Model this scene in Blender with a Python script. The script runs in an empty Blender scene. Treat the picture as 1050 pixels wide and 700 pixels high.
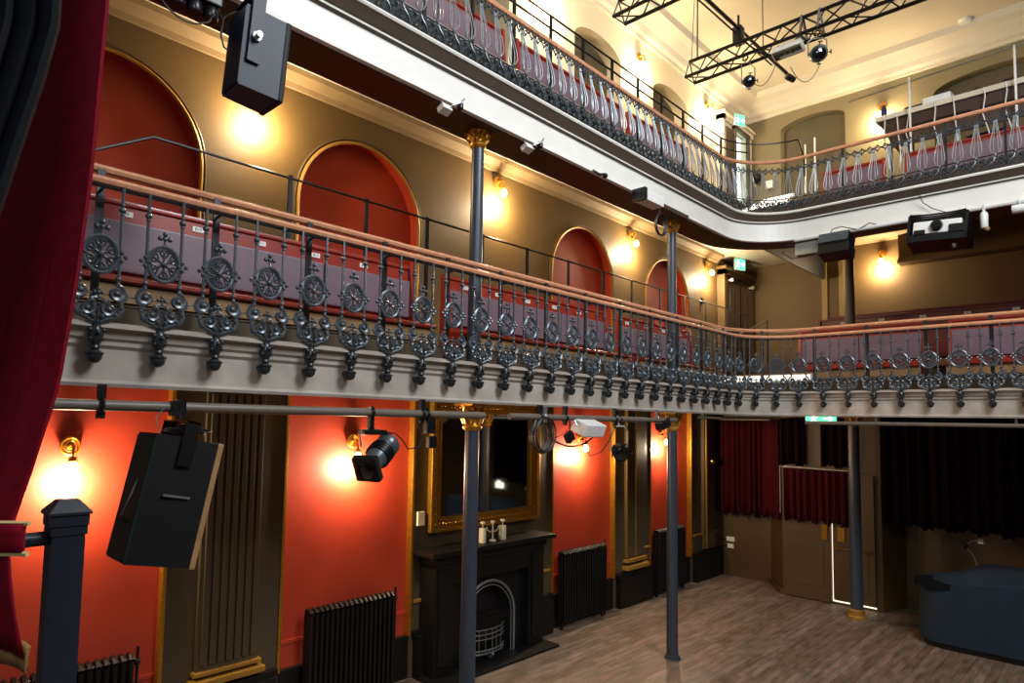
import bpy, bmesh, math, random
from mathutils import Vector, Matrix
random.seed(7)
PI = math.pi
sc = bpy.context.scene
COL = sc.collection

# ------------------------------------------------------------------ materials
def lin(h):
    h = h.lstrip('#')
    o = []
    for i in (0, 2, 4):
        v = int(h[i:i+2], 16)/255
        o.append(v/12.92 if v <= .04045 else ((v+.055)/1.055)**2.4)
    return (*o, 1)

def mat(name, col, rough=.5, metal=0., var=.12, scale=6., bump=0., bscale=60., sheen=0., coat=0., spec=.5):
    m = bpy.data.materials.new(name); m.use_nodes = True
    nt = m.node_tree; b = nt.nodes['Principled BSDF']
    b.inputs['Roughness'].default_value = rough
    b.inputs['Metallic'].default_value = metal
    b.inputs['Sheen Weight'].default_value = sheen
    b.inputs['Coat Weight'].default_value = coat
    b.inputs['Specular IOR Level'].default_value = spec
    c = lin(col)
    tc = nt.nodes.new('ShaderNodeTexCoord')
    n = nt.nodes.new('ShaderNodeTexNoise'); n.inputs['Scale'].default_value = scale; n.inputs['Detail'].default_value = 5
    nt.links.new(tc.outputs['Object'], n.inputs['Vector'])
    r = nt.nodes.new('ShaderNodeValToRGB')
    r.color_ramp.elements[0].position = .3; r.color_ramp.elements[1].position = .7
    r.color_ramp.elements[0].color = (*[x*(1-var) for x in c[:3]], 1)
    r.color_ramp.elements[1].color = (*[min(1, x*(1+var)) for x in c[:3]], 1)
    nt.links.new(n.outputs['Fac'], r.inputs['Fac'])
    nt.links.new(r.outputs['Color'], b.inputs['Base Color'])
    if bump:
        n2 = nt.nodes.new('ShaderNodeTexNoise'); n2.inputs['Scale'].default_value = bscale; n2.inputs['Detail'].default_value = 4
        nt.links.new(tc.outputs['Object'], n2.inputs['Vector'])
        bp = nt.nodes.new('ShaderNodeBump'); bp.inputs['Strength'].default_value = bump; bp.inputs['Distance'].default_value = .01
        nt.links.new(n2.outputs['Fac'], bp.inputs['Height'])
        nt.links.new(bp.outputs['Normal'], b.inputs['Normal'])
    return m

def emit(name, col, strength):
    m = bpy.data.materials.new(name); m.use_nodes = True
    nt = m.node_tree; nt.nodes.clear()
    o = nt.nodes.new('ShaderNodeOutputMaterial'); e = nt.nodes.new('ShaderNodeEmission')
    e.inputs['Color'].default_value = lin(col); e.inputs['Strength'].default_value = strength
    nt.links.new(e.outputs[0], o.inputs[0])
    return m

def floor_mat():
    m = bpy.data.materials.new('worn floorboards'); m.use_nodes = True
    nt = m.node_tree; b = nt.nodes['Principled BSDF']
    tc = nt.nodes.new('ShaderNodeTexCoord')
    mp = nt.nodes.new('ShaderNodeMapping'); mp.inputs['Rotation'].default_value = (0, 0, PI/2)
    nt.links.new(tc.outputs['Object'], mp.inputs['Vector'])
    br = nt.nodes.new('ShaderNodeTexBrick')
    br.inputs['Scale'].default_value = 1; br.inputs['Brick Width'].default_value = 1.9; br.inputs['Row Height'].default_value = .1
    br.inputs['Mortar Size'].default_value = .003; br.inputs['Mortar Smooth'].default_value = .3
    br.inputs['Color1'].default_value = lin('#725f4d'); br.inputs['Color2'].default_value = lin('#8a7767'); br.inputs['Mortar'].default_value = lin('#43362b')
    br.inputs['Bias'].default_value = 0
    nt.links.new(mp.outputs[0], br.inputs['Vector'])
    mp2 = nt.nodes.new('ShaderNodeMapping'); mp2.inputs['Scale'].default_value = (7, 1.3, 1)
    nt.links.new(tc.outputs['Object'], mp2.inputs['Vector'])
    n = nt.nodes.new('ShaderNodeTexNoise'); n.inputs['Scale'].default_value = 2.2; n.inputs['Detail'].default_value = 8; n.inputs['Roughness'].default_value = .7
    nt.links.new(mp2.outputs[0], n.inputs['Vector'])
    r = nt.nodes.new('ShaderNodeValToRGB')
    r.color_ramp.elements[0].position = .38; r.color_ramp.elements[0].color = (.55, .53, .5, 1)
    r.color_ramp.elements[1].position = .66; r.color_ramp.elements[1].color = (1.18, 1.18, 1.22, 1)
    nt.links.new(n.outputs['Fac'], r.inputs['Fac'])
    mx = nt.nodes.new('ShaderNodeMix'); mx.data_type = 'RGBA'; mx.blend_type = 'MULTIPLY'; mx.inputs[0].default_value = 1
    nt.links.new(br.outputs['Color'], mx.inputs[6]); nt.links.new(r.outputs['Color'], mx.inputs[7])
    nt.links.new(mx.outputs[2], b.inputs['Base Color'])
    r2 = nt.nodes.new('ShaderNodeMapRange'); r2.inputs[3].default_value = .3; r2.inputs[4].default_value = .6
    nt.links.new(n.outputs['Fac'], r2.inputs[0]); nt.links.new(r2.outputs[0], b.inputs['Roughness'])
    bp = nt.nodes.new('ShaderNodeBump'); bp.inputs['Strength'].default_value = .35; bp.inputs['Distance'].default_value = .006
    nt.links.new(mx.outputs[2], bp.inputs['Height']); nt.links.new(bp.outputs[0], b.inputs['Normal'])
    return m

M = dict(
    floor=floor_mat(),
    red=mat('red wall paint', '#a8351f', .5, var=.1, scale=2.5, bump=.05),
    nichered=mat('niche red paint', '#ab3217', .6, var=.08, scale=2, bump=.05),
    olive=mat('olive wall paint', '#604a25', .6, var=.06, scale=1.5, bump=.06),
    darkolive=mat('dark olive paint', '#4c3e2b', .5, var=.08, scale=3, bump=.05),
    upwall=mat('cream upper wall paint', '#d6c9a8', .6, var=.03, scale=1.2),
    benchshade=mat('shaded varnished red bench', '#5e1a10', .4, var=.15, scale=8),  # same red bench wood, darkened to carry the shade of the rear rows
    cream=mat('cream ceiling paint', '#cdc3ad', .7, var=.04, scale=1.2),
    soffit=mat('soffit paint', '#8a7350', .7, var=.06),
    fascia=mat('pale fascia paint', '#dedad2', .45, var=.04, scale=3, bump=.04),
    lowfascia=mat('weathered fascia paint', '#a89f95', .3, var=.16, scale=5, bump=.06),
    ledge=mat('shaded ledge underside', '#4e4238', .5, var=.1),  # ledge underside, its shade put into the colour
    upiron=mat('sheen lightened cast iron', '#878d90', .35, metal=.3, var=.15, scale=20),  # iron lightened so the colour carries the light its bars reflect
    upband=mat('mottled grey cast iron', '#454b4f', .33, metal=.3, var=.3, scale=30),
    black=mat('black plinth paint', '#0e0c0a', .5, spec=.35, var=.15),
    gold=mat('gilt', '#c08a2e', .38, metal=.8, var=.2, scale=30, bump=.1),
    goldpaint=mat('gold paint', '#a5782c', .45, metal=.35, var=.12, scale=12),
    iron=mat('grey painted cast iron', '#4f565c', .3, metal=.35, var=.15, scale=20),
    irondark=mat('dark painted cast iron', '#2b2e31', .32, metal=.25, var=.2, scale=20),
    column=mat('slate column paint', '#343a44', .35, var=.15, scale=14, bump=.08),
    copper=mat('polished rail wood', '#c98d6a', .22, var=.15, scale=18, coat=.3),
    blackmetal=mat('black metal', '#101114', .35, metal=.3, var=.1),
    coolblack=mat('cool lit black speaker', '#0d1526', .45, var=.08, spec=.3),  # black speaker tinted navy, cool reflected light put into its colour
    green=mat('green black speaker side', '#12302a', .75, spec=.2, var=.06),
    speaker=mat('black speaker paint', '#050505', .6, spec=.3, var=.1),
    steel=mat('grey steel', '#8f8f8c', .35, metal=.7, var=.1),
    pipe=mat('grey painted pipe', '#655c51', .45, var=.08),
    white=mat('white enamel', '#dcdbd6', .45, var=.04),
    cable=mat('black cable', '#0b0b0b', .5, var=.1),
    velvet=mat('red velvet', '#74021a', .8, var=.18, scale=30, sheen=.0, spec=.15),
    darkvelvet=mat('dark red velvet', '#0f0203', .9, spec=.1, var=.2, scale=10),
    lowvelvet=mat('deep red velvet', '#3a030c', .9, var=.25, scale=20, spec=.15),  # darker red velvet for the curtains under the back balcony
    strippaint=mat('ochre pilaster paint', '#8c7646', .55, var=.05),
    drape=mat('black drape', '#080a0f', .8, var=.2, spec=.15),
    benchred=mat('varnished red bench', '#8c2413', .35, var=.15, scale=8, coat=.2),
    purple=mat('purple vinyl pad', '#6e5862', .45, var=.06, scale=8, bump=.05),
    tan=mat('tan timber', '#98734a', .55, var=.15, scale=9),
    navy=mat('navy newel paint', '#1c2531', .32, var=.1, scale=10, coat=.2),
    brown=mat('brown painted panel', '#4a361a', .5, var=.1, scale=3),
    candle=mat('ivory wax', '#efe3c0', .45, var=.03),
    bluecloth=mat('dark blue cover cloth', '#0a1f2e', .9, var=.12, scale=5, bump=.15, bscale=12),
    bluebox=mat('blue plastic', '#10244a', .4, var=.05),
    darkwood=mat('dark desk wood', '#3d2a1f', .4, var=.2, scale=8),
    greywall=mat('grey green wall paint', '#7c7050', .65, var=.05, scale=1.2),
    darkniche=mat('dark blind panel', '#5b5038', .7, var=.08),
    mirror=mat('mirror silver', '#b9bab4', .04, metal=1., var=.02),
    plate=mat('seat number plate', '#e6e3da', .5, var=.02),
    ink=mat('black lettering', '#15120f', .6, var=.02),
    brass=mat('brass', '#b98a3c', .25, metal=1., var=.1),
    lens=mat('black lens glass', '#050608', .08, var=.02, coat=.6),
    redcable=mat('red cable', '#7a1a16', .5),
    canvas=mat('pale trim ribbon', '#c9ae74', .7, var=.1),
    fringe=mat('gold bullion fringe', '#8d6a35', .7, metal=.2, var=.3, scale=80),
    glow=emit('lamp glass glow', '#ffdcaa', 22.),
    exitg=emit('exit sign face', '#5fe6a6', 1.3),
    exitw=emit('exit sign figure', '#e4ffee', 2.6),
    doorlight=emit('lit corridor beyond', '#d6efe2', 1.6),
    gaplight=emit('light through door gap', '#ffeccb', 1.0),
    strip=emit('white corner glow', '#fff3dc', 1.6),
    winlight=emit('lit window panes', '#e8e4d2', 2.0),
)

# ------------------------------------------------------------------ mesh building
class MB:
    def __init__(s): s.bm = bmesh.new()
    def _x(s, vs, T):
        if T is not None:
            for v in vs: v.co = T @ v.co
    def box(s, x0, x1, y0, y1, z0, z1, T=None, bev=0.):
        vs = [s.bm.verts.new((x, y, z)) for x in (x0, x1) for y in (y0, y1) for z in (z0, z1)]
        fs = [s.bm.faces.new([vs[i] for i in q]) for q in ((0,1,3,2),(4,6,7,5),(0,4,5,1),(2,3,7,6),(0,2,6,4),(1,5,7,3))]
        if bev:
            es = list({e for f in fs for e in f.edges})
            r = bmesh.ops.bevel(s.bm, geom=es, offset=bev, segments=2, affect='EDGES', profile=.7)
            vs = list({v for f in r['faces'] for v in f.verts} | {v for v in vs if v.is_valid})
        s._x(vs, T); return s
    def prism(s, poly, a, b, axis='z', T=None):
        """poly of 2D points extruded from a to b along axis (x: (y,z), y: (x,z), z: (x,y))"""
        def P(p, h):
            return {'z': (p[0], p[1], h), 'y': (p[0], h, p[1]), 'x': (h, p[0], p[1])}[axis]
        A = [s.bm.verts.new(P(p, a)) for p in poly]; B = [s.bm.verts.new(P(p, b)) for p in poly]
        s.bm.faces.new(A); s.bm.faces.new(B[::-1])
        n = len(poly)
        for i in range(n): s.bm.faces.new((A[i], B[i], B[(i+1) % n], A[(i+1) % n]))
        s._x(A+B, T); return s
    def tube(s, pts, r, n=6, closed=False, T=None, cap=True):
        pts = [Vector(p) for p in pts]; N = len(pts)
        rs = r if isinstance(r, (list, tuple)) else [r]*N
        rings = []; up = None
        for i, p in enumerate(pts):
            a = pts[(i-1) % N] if (closed or i > 0) else p
            b = pts[(i+1) % N] if (closed or i < N-1) else p
            t = (b-a)
            t = t.normalized() if t.length > 1e-9 else Vector((0, 0, 1))
            if up is None:
                up = Vector((0, 0, 1)) if abs(t.z) < .9 else Vector((1, 0, 0))
            u = (up - t*up.dot(t))
            u = u.normalized() if u.length > 1e-6 else t.orthogonal().normalized()
            up = u; w = t.cross(u)
            rings.append([s.bm.verts.new(p + (u*math.cos(2*PI*k/n) + w*math.sin(2*PI*k/n))*rs[i]) for k in range(n)])
        for i in range(N if closed else N-1):
            A, B = rings[i], rings[(i+1) % N]
            for k in range(n):
                s.bm.faces.new((A[k], A[(k+1) % n], B[(k+1) % n], B[k]))
        if cap and not closed:
            s.bm.faces.new(rings[0][::-1]); s.bm.faces.new(rings[-1])
        s._x([v for R_ in rings for v in R_], T); return s
    def lathe(s, prof, n=16, T=None, flute=0., nf=0):
        """prof [(r,z)...] revolved about z"""
        rings = []
        for r, z in prof:
            rings.append([s.bm.verts.new((r*(1+(flute*math.cos(nf*2*PI*k/n) if nf else 0))*math.cos(2*PI*k/n),
                                          r*(1+(flute*math.cos(nf*2*PI*k/n) if nf else 0))*math.sin(2*PI*k/n), z)) for k in range(n)])
        for A, B in zip(rings, rings[1:]):
            for k in range(n): s.bm.faces.new((A[k], A[(k+1) % n], B[(k+1) % n], B[k]))
        s.bm.faces.new(rings[0][::-1]); s.bm.faces.new(rings[-1])
        s._x([v for R_ in rings for v in R_], T); return s
    def ball(s, c, r, n=8, T=None, sq=(1, 1, 1)):
        pr = [(max(r*math.sin(PI*i/n), r*.02), -r*math.cos(PI*i/n)) for i in range(n+1)]
        X = Matrix.Translation(c) @ Matrix.Diagonal((*sq, 1))
        if T is not None: X = T @ X
        return s.lathe(pr, n=max(8, n+2), T=X)
    def ring(s, c, R, r, axis='x', n=20, m=6, T=None, a0=0., a1=2*PI, sz=1.):
        full = abs(a1-a0-2*PI) < 1e-6
        pts = []
        for i in range(n if full else n+1):
            a = a0+(a1-a0)*i/n
            u, v = R*math.cos(a), R*math.sin(a)*sz
            pts.append({'x': (c[0], c[1]+u, c[2]+v), 'y': (c[0]+u, c[1], c[2]+v), 'z': (c[0]+u, c[1]+v, c[2])}[axis])
        return s.tube(pts, r, m, closed=full, T=T)
    def grid(s, f, nu, nv):
        V = [[s.bm.verts.new(f(i/nu, j/nv)) for j in range(nv+1)] for i in range(nu+1)]
        for i in range(nu):
            for j in range(nv): s.bm.faces.new((V[i][j], V[i+1][j], V[i+1][j+1], V[i][j+1]))
        return s
    def build(s, name, m, parent=None, smooth=False, local=False, solid=0., base=None):
        bmesh.ops.recalc_face_normals(s.bm, faces=s.bm.faces[:])
        me = bpy.data.meshes.new(name)
        if parent is not None:
            if not local:
                W = Matrix.Translation(-world_loc(parent))
                s.bm.transform(W)
            off = None
        elif local: off = None
        else:
            cs = [v.co for v in s.bm.verts]
            off = base and Vector(base) or Vector(((min(c.x for c in cs)+max(c.x for c in cs))/2, (min(c.y for c in cs)+max(c.y for c in cs))/2, min(c.z for c in cs)))
            s.bm.transform(Matrix.Translation(-off))
        s.bm.to_mesh(me); s.bm.free()
        if smooth:
            me.polygons.foreach_set('use_smooth', [True]*len(me.polygons))
            try: me.set_sharp_from_angle(angle=math.radians(40))
            except Exception: pass
        me.materials.append(m)
        o = bpy.data.objects.new(name, me); COL.objects.link(o)
        if parent is not None: o.parent = parent
        elif off is not None: o.location = off
        if solid:
            md = o.modifiers.new('thickness', 'SOLIDIFY'); md.thickness = solid
        return o

def world_loc(o):
    v = Vector(o.location)
    while o.parent: o = o.parent; v = v+Vector(o.location)
    return v

def tag(o, label, cat, group=None, kind=None):
    o['label'] = label; o['category'] = cat
    if group: o['group'] = group
    if kind: o['kind'] = kind
    return o
def thing(name, label, cat, loc, group=None, rz=0.):
    o = bpy.data.objects.new(name, None); o.empty_display_size = .05
    COL.objects.link(o); o.location = loc; o.rotation_euler = (0, 0, rz)
    return tag(o, label, cat, group)
def struct(name, mb, m, label=None, smooth=False):
    o = mb.build(name, m, None, smooth); o['kind'] = 'structure'
    if label: o['label'] = label
    return o
def dup(o, loc, rz=None, label=None, group=None):
    def cp(a, par):
        c = a.copy(); COL.objects.link(c)
        if par is not None: c.parent = par
        for ch in a.children: cp(ch, c)
        return c
    r = cp(o, None); r.location = loc
    if rz is not None: r.rotation_euler = (0, 0, rz)
    if label: r['label'] = label
    if group: r['group'] = group
    return r
def frame_to(p, q):
    """matrix whose z axis runs from p to q, at p"""
    z = (Vector(q)-Vector(p)).normalized()
    x = z.orthogonal().normalized()
    if abs(z.z) < .99: x = Vector((0, 0, 1)).cross(z).normalized()
    y = z.cross(x)
    m = Matrix((x, y, z)).transposed().to_4x4()
    return Matrix.Translation(p) @ m
def text_part(s, size, m, parent, T):
    cu = bpy.data.curves.new('number', 'FONT'); cu.body = s; cu.size = size
    cu.align_x = 'CENTER'; cu.align_y = 'CENTER'; cu.extrude = .0008
    cu.materials.append(m)
    tmp = bpy.data.objects.new('tmp', cu); COL.objects.link(tmp)
    bpy.context.view_layer.update()
    me = bpy.data.meshes.new_from_object(tmp.evaluated_get(bpy.context.evaluated_depsgraph_get()))
    bpy.data.objects.remove(tmp); bpy.data.curves.remove(cu)
    o = bpy.data.objects.new('seat_number', me); COL.objects.link(o); o.parent = parent
    o.matrix_local = T
    return o
def sag(a, b, d, n=10):
    a, b = Vector(a), Vector(b)
    return [a.lerp(b, i/n) - Vector((0, 0, d*4*(i/n)*(1-i/n))) for i in range(n+1)]

# ------------------------------------------------------------------ camera
H = 3.1
yaw, pit, rol = -7.87450652e-01, 7.05841790e-02, 1.96066144e-02
f = Vector((math.sin(yaw)*math.cos(pit), math.cos(yaw)*math.cos(pit), math.sin(pit)))
rt = Vector((math.cos(yaw), -math.sin(yaw), 0)); up = rt.cross(f)
r2 = rt*math.cos(rol)+up*math.sin(rol); u2 = -rt*math.sin(rol)+up*math.cos(rol)
cd = bpy.data.cameras.new('camera'); cam = bpy.data.objects.new('camera', cd); COL.objects.link(cam)
cam.matrix_world = Matrix.Translation((0, 0, H)) @ Matrix((r2, u2, -f)).transposed().to_4x4()
cd.sensor_width = 36; cd.lens = 663.32/1050*36
cd.shift_x = (525-493.82)/1050; cd.shift_y = (383.86-350)/1050
cd.clip_start = .05; cd.clip_end = 100
sc.camera = cam

# ------------------------------------------------------------------ the setting
WX = -6.3          # left wall face
BX = -4.2          # balcony front, left
BY = 10.12         # balcony front, back
YB = 15.1          # back wall of the galleries
YL = 13.35         # back wall under the gallery
ZC = 10.8          # ceiling
RX = 4.6           # right wall
Y0 = -1.5

struct('floor', MB().box(-6.6, RX, -3, 13.6, -.12, 0), M['floor'])
struct('floor_stage', MB().box(-3.6, 3.4, -3, .88, 0, 1.45), M['darkwood'])
struct('ceiling', MB().box(-6.6, RX+.3, Y0, YB+.3, ZC, ZC+.15), M['cream'])

PAN = [(.5, 2.2), (3.35, 5.05), (7.75, 9.42), (10.57, 12.12)]
# lower wall: red base, olive pilaster strips standing in front of it
struct('wall_left', MB().box(-6.6, WX, Y0, 13.6, 0, 3.5), M['red'])
strips = [(-1.0, .5), (2.2, 3.35), (5.05, 7.75), (9.42, 10.57), (12.12, 13.4)]
k = 1
for a, b in strips:
    struct('trim_%d' % k, MB().box(WX, -6.22, a, b, 0, 3.42), M['darkolive']); k += 1
for a, b in PAN:      # gilt edges of the red panels
    for y in (a, b):
        struct('trim_%d' % k, MB().box(WX, -6.2, y-.018, y+.018, .5, 3.42, bev=.006), M['gold']); k += 1
for a, b in PAN:      # low moulding across each red panel
    struct('trim_%d' % k, MB().box(WX, WX+.014, a+.02, b-.02, .74, .78, bev=.004), M['red']); k += 1
# black skirting
sk = MB(); sk.box(WX, -6.24, Y0, 13.35, 0, .46); sk.box(WX, -6.235, Y0, 13.35, .44, .5)
for a, b in strips:
    sk.box(WX, -6.12, a+.06, b-.06, 0, .5); sk.box(WX, -6.15, a+.03, b-.03, .5, .56)
struct('baseboard_left', sk, M['black'])
# fluted pilaster between first two red panels
fl = MB(); fl.box(-6.22, -6.17, 2.5, 3.1, .72, 3.42)
for i in range(7):
    y = 2.56+i*.08
    fl.box(-6.17, -6.145, y-.026, y+.026, .78, 3.3, bev=.01)
struct('trim_%d' % k, fl, M['darkolive']); k += 1
pb = MB(); pb.box(-6.22, -6.1, 2.44, 3.16, .6, .66, bev=.015); pb.box(-6.22, -6.13, 2.47, 3.13, .69, .73, bev=.012)
struct('trim_%d' % k, pb, M['goldpaint']); k += 1
# panelled pilaster between panels two and three
pb = MB(); pb.box(-6.22, -6.17, 9.72, 10.3, .8, 3.42); struct('trim_%d' % k, pb, M['darkolive']); k += 1
pb = MB()
for y in (9.72, 10.0): pb.tube([(-6.165, y, .8), (-6.165, y, 3.42)], .014)
struct('trim_%d' % k, pb, M['gold']); k += 1
pb = MB(); pb.box(-6.22, -6.1, 9.66, 10.36, .6, .67, bev=.015); pb.box(-6.22, -6.13, 9.69, 10.33, .72, .78, bev=.012)
struct('trim_%d' % k, pb, M['goldpaint']); k += 1
for a, b in ((5.09, 5.46), (7.36, 7.7), (10.3, 10.55), (12.2, 13.3)):
    struct('trim_%d' % k, MB().box(-6.22, -6.19, a, b, .88, .92, bev=.008), M['goldpaint']); k += 1
# end pilaster with gilt bead
pb = MB(); pb.box(-6.22, -6.15, 12.55, 13.0, .6, 3.42); struct('trim_%d' % k, pb, M['darkolive']); k += 1
pb = MB(); pb.tube([(-6.14, 12.62, .62), (-6.14, 12.62, 3.42)], .02); struct('trim_%d' % k, pb, M['gold']); k += 1

# upper wall with arched niches and third-level windows
def wall_with_arches(y0, y1, z0, z1, openings, x, depth):
    rev = []
    """openings: (ya, yb, spring z, rise)"""
    mb = MB(); bm = mb.bm
    def quad(*p): bm.faces.new([bm.verts.new(q) for q in p])
    ycur = y0
    for a, b, zs, rise in sorted(openings):
        quad((x, ycur, z0), (x, a, z0), (x, a, z1), (x, ycur, z1))
        N = 28; top = []
        for i in range(N+1):
            t = PI*(1-i/N); c = (a+b)/2; h = (b-a)/2
            top.append((c+h*math.cos(t), zs+rise*math.sin(t)))
        top = [(a, z0)]+top+[(b, z0)]
        for (ya, za), (yb, zb) in zip(top, top[1:]):
            if yb-ya > 1e-6: quad((x, ya, za), (x, yb, zb), (x, yb, z1), (x, ya, z1))
            quad((x, ya, za), (x, yb, zb), (x-depth, yb, zb), (x-depth, ya, za)); bm.faces.ensure_lookup_table(); bm.faces[-1].material_index = 1
        ycur = b
    quad((x, ycur, z0), (x, y1, z0), (x, y1, z1), (x, ycur, z1))
    # thickness: a back box behind everything
    bmesh.ops.remove_doubles(bm, verts=bm.verts[:], dist=1e-5)
    return mb
ARCH = [(.68, 2.36), (3.42, 5.08), (5.95, 7.0)][:2]+[(7.78, 9.42), (10.54, 12.16)]
ZS = 5.47
o = struct('wall_left_gallery', wall_with_arches(Y0, YB, 3.5, 6.95, [(a, b, ZS, (b-a)/2) for a, b in ARCH], WX, .14), M['olive'])
o.data.materials.append(M['nichered'])
struct('wall_left_niche', MB().box(-6.65, WX-.14, Y0, YB, 3.5, 6.95), M['nichered'])
for a, b in ARCH:
    c, h = (a+b)/2, (b-a)/2
    def archp(R): return [(WX+.005, c-R, 3.7)]+[(WX+.005, c+R*math.cos(t), ZS+R*math.sin(t)) for t in [PI*(1-i/30) for i in range(31)]]+[(WX+.005, c+R, 3.7)]
    mb = MB(); mb.tube(archp(h+.012), .02, 6); struct('trim_%d' % k, mb, M['goldpaint'], smooth=True); k += 1
    mb = MB(); mb.tube(archp(h+.05), .012, 6); struct('trim_%d' % k, mb, M['darkolive'], smooth=True); k += 1
WIN3 = [(2.2, 3.6), (5.3, 6.7), (8.3, 9.68), (10.8, 12.18)]
struct('wall_left_upper', wall_with_arches(Y0, YB, 6.95, ZC, [(a, b, 9.55, .28) for a, b in WIN3], WX, .3), M['upwall']).data.materials.append(M['upwall'])
struct('wall_left_recess', MB().box(-6.75, WX-.3, Y0, YB, 6.95, ZC), M['darkniche'])

# back walls
struct('wall_back', MB().box(-6.6, RX, YL, YL+.2, 0, 3.45), M['brown'])
struct('wall_back_gallery', MB().box(-6.6, RX, YB, YB+.25, 3.4, 7.0), M['olive'])
def wall_back_upper():
    mb = wall_with_arches(0, 11.2, 6.95, ZC, [(.95, 2.3, 9.9, .2), (3.9, 5.9, 9.75, .25), (7.2, 9.2, 9.75, .25)], 0, .22)
    for v in mb.bm.verts: v.co = Vector((-6.45+v.co.y, YB-v.co.x, v.co.z))
    return mb
struct('wall_back_upper', wall_back_upper(), M['greywall']).data.materials.append(M['greywall'])
struct('wall_back_recess', MB().box(-6.6, RX, YB+.22, YB+.3, 6.95, ZC), M['darkniche'])
struct('wall_right', MB().box(RX, RX+.2, Y0, YB+.2, 0, ZC), M['olive'])

# cornices
def cornice(y0, y1, pts, x):
    return MB().prism([(x+w, z) for w, z in pts], y0, y1, 'y')
CP = [(0, 10.3), (.05, 10.3), (.06, 10.36), (.12, 10.4), (.16, 10.5), (.3, 10.62), (.42, 10.68), (.45, 10.8), (0, 10.8)]
struct('trim_%d' % k, cornice(Y0, YB, CP, WX), M['cream'], smooth=False); k += 1
mb = MB(); mb.prism([(YB-w, z) for w, z in CP], -6.3, RX, 'x'); struct('trim_%d' % k, mb, M['cream']); k += 1
mb = MB(); mb.prism([(WX+w, z) for w, z in [(0, 6.64), (.03, 6.64), (.05, 6.69), (.16, 6.75), (.18, 6.8), (0, 6.8)]], Y0, 13.5, 'y')
struct('trim_%d' % k, mb, M['soffit']); k += 1

# ------------------------------------------------------------------ balcony fronts: one profile swept round the corner
RC = .85
def front_path(off, y0=-.6, x1=RX-.1, na=14):
    """centre line of a balcony front pushed outward by off (towards the room); returns points and outward normals"""
    P = [(Vector((BX+off, y0)), Vector((1, 0)))]
    c = Vector((BX+RC, BY-RC))
    for i in range(na+1):
        a = PI-(PI/2)*i/na
        d = Vector((math.cos(a), math.sin(a)))
        P.append((c+d*(RC-off), -d))
    P.append((Vector((x1, BY-off)), Vector((0, -1))))
    return P
def sweep(mb, prof, y0=-.6):
    rows = []
    for p, n in front_path(0, y0):
        rows.append([mb.bm.verts.new((p.x+n.x*w, p.y+n.y*w, z)) for w, z in prof])
    m = len(prof)
    for A, B in zip(rows, rows[1:]):
        for i in range(m): mb.bm.faces.new((A[i], A[(i+1) % m], B[(i+1) % m], B[i]))
    mb.bm.faces.new(rows[0]); mb.bm.faces.new(rows[-1][::-1])
    return mb
def path_at(off, s, y0=0.):
    """point and outward normal at arc length s along the front measured from y = y0 (length on the off=0 line)"""
    L1 = (BY-RC)-y0; L2 = RC*PI/2
    if s < L1: return Vector((BX+off, y0+s)), Vector((1, 0))
    if s < L1+L2:
        a = PI-(s-L1)/RC; d = Vector((math.cos(a), math.sin(a)))
        return Vector((BX+RC, BY-RC))+d*(RC-off), -d
    return Vector((BX+RC+(s-L1-L2), BY-off)), Vector((0, -1))
def path_line(off, z, y0, s1, n=90):
    L1 = (BY-RC)-y0; L2 = RC*PI/2
    ss = [0, L1]+[L1+L2*i/14 for i in range(1, 15)]+[s1]
    out = []
    for s in ss:
        p, _ = path_at(off, s, y0); out.append((p.x, p.y, z))
    return out

lowprof = [(0, 3.27), (.02, 3.25), (.03, 3.27), (.01, 3.29), (.01, 3.47), (.03, 3.49), (.03, 3.515), (.05, 3.53), (.06, 3.575), (.1, 3.585), (.1, 3.615), (-.3, 3.615), (-.4, 3.45), (-.4, 3.27)]
struct('trim_%d' % k, sweep(MB(), lowprof), M['lowfascia']); k += 1
upprof = [(-.02, 5.915), (0, 5.9), (.03, 5.91), (.025, 5.945), (.0, 5.95), (.0, 6.19), (-.4, 6.19), (-.4, 5.915)]
struct('trim_%d' % k, sweep(MB(), upprof), M['fascia']); k += 1
struct('trim_%d' % k, sweep(MB(), [(-.3, 6.19), (.02, 6.19), (.035, 6.2), (.035, 6.215), (.05, 6.225), (.11, 6.3), (-.3, 6.3)]), M['ledge']); k += 1
struct('trim_%d' % k, sweep(MB(), [(-.3, 6.3), (.12, 6.3), (.13, 6.315), (.12, 6.335), (-.3, 6.34)]), M['fascia']); k += 1
# dark edge beads
struct('trim_%d' % k, MB().tube(path_line(.03, 6.208, -.6, 19), .012, 5), M['fascia']); k += 1
# painted soffits of the fronts (timber beam undersides)
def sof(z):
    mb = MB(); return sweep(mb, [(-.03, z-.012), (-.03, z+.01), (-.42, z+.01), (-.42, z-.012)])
struct('trim_%d' % k, sof(5.915), M['darkwood']); k += 1
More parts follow.
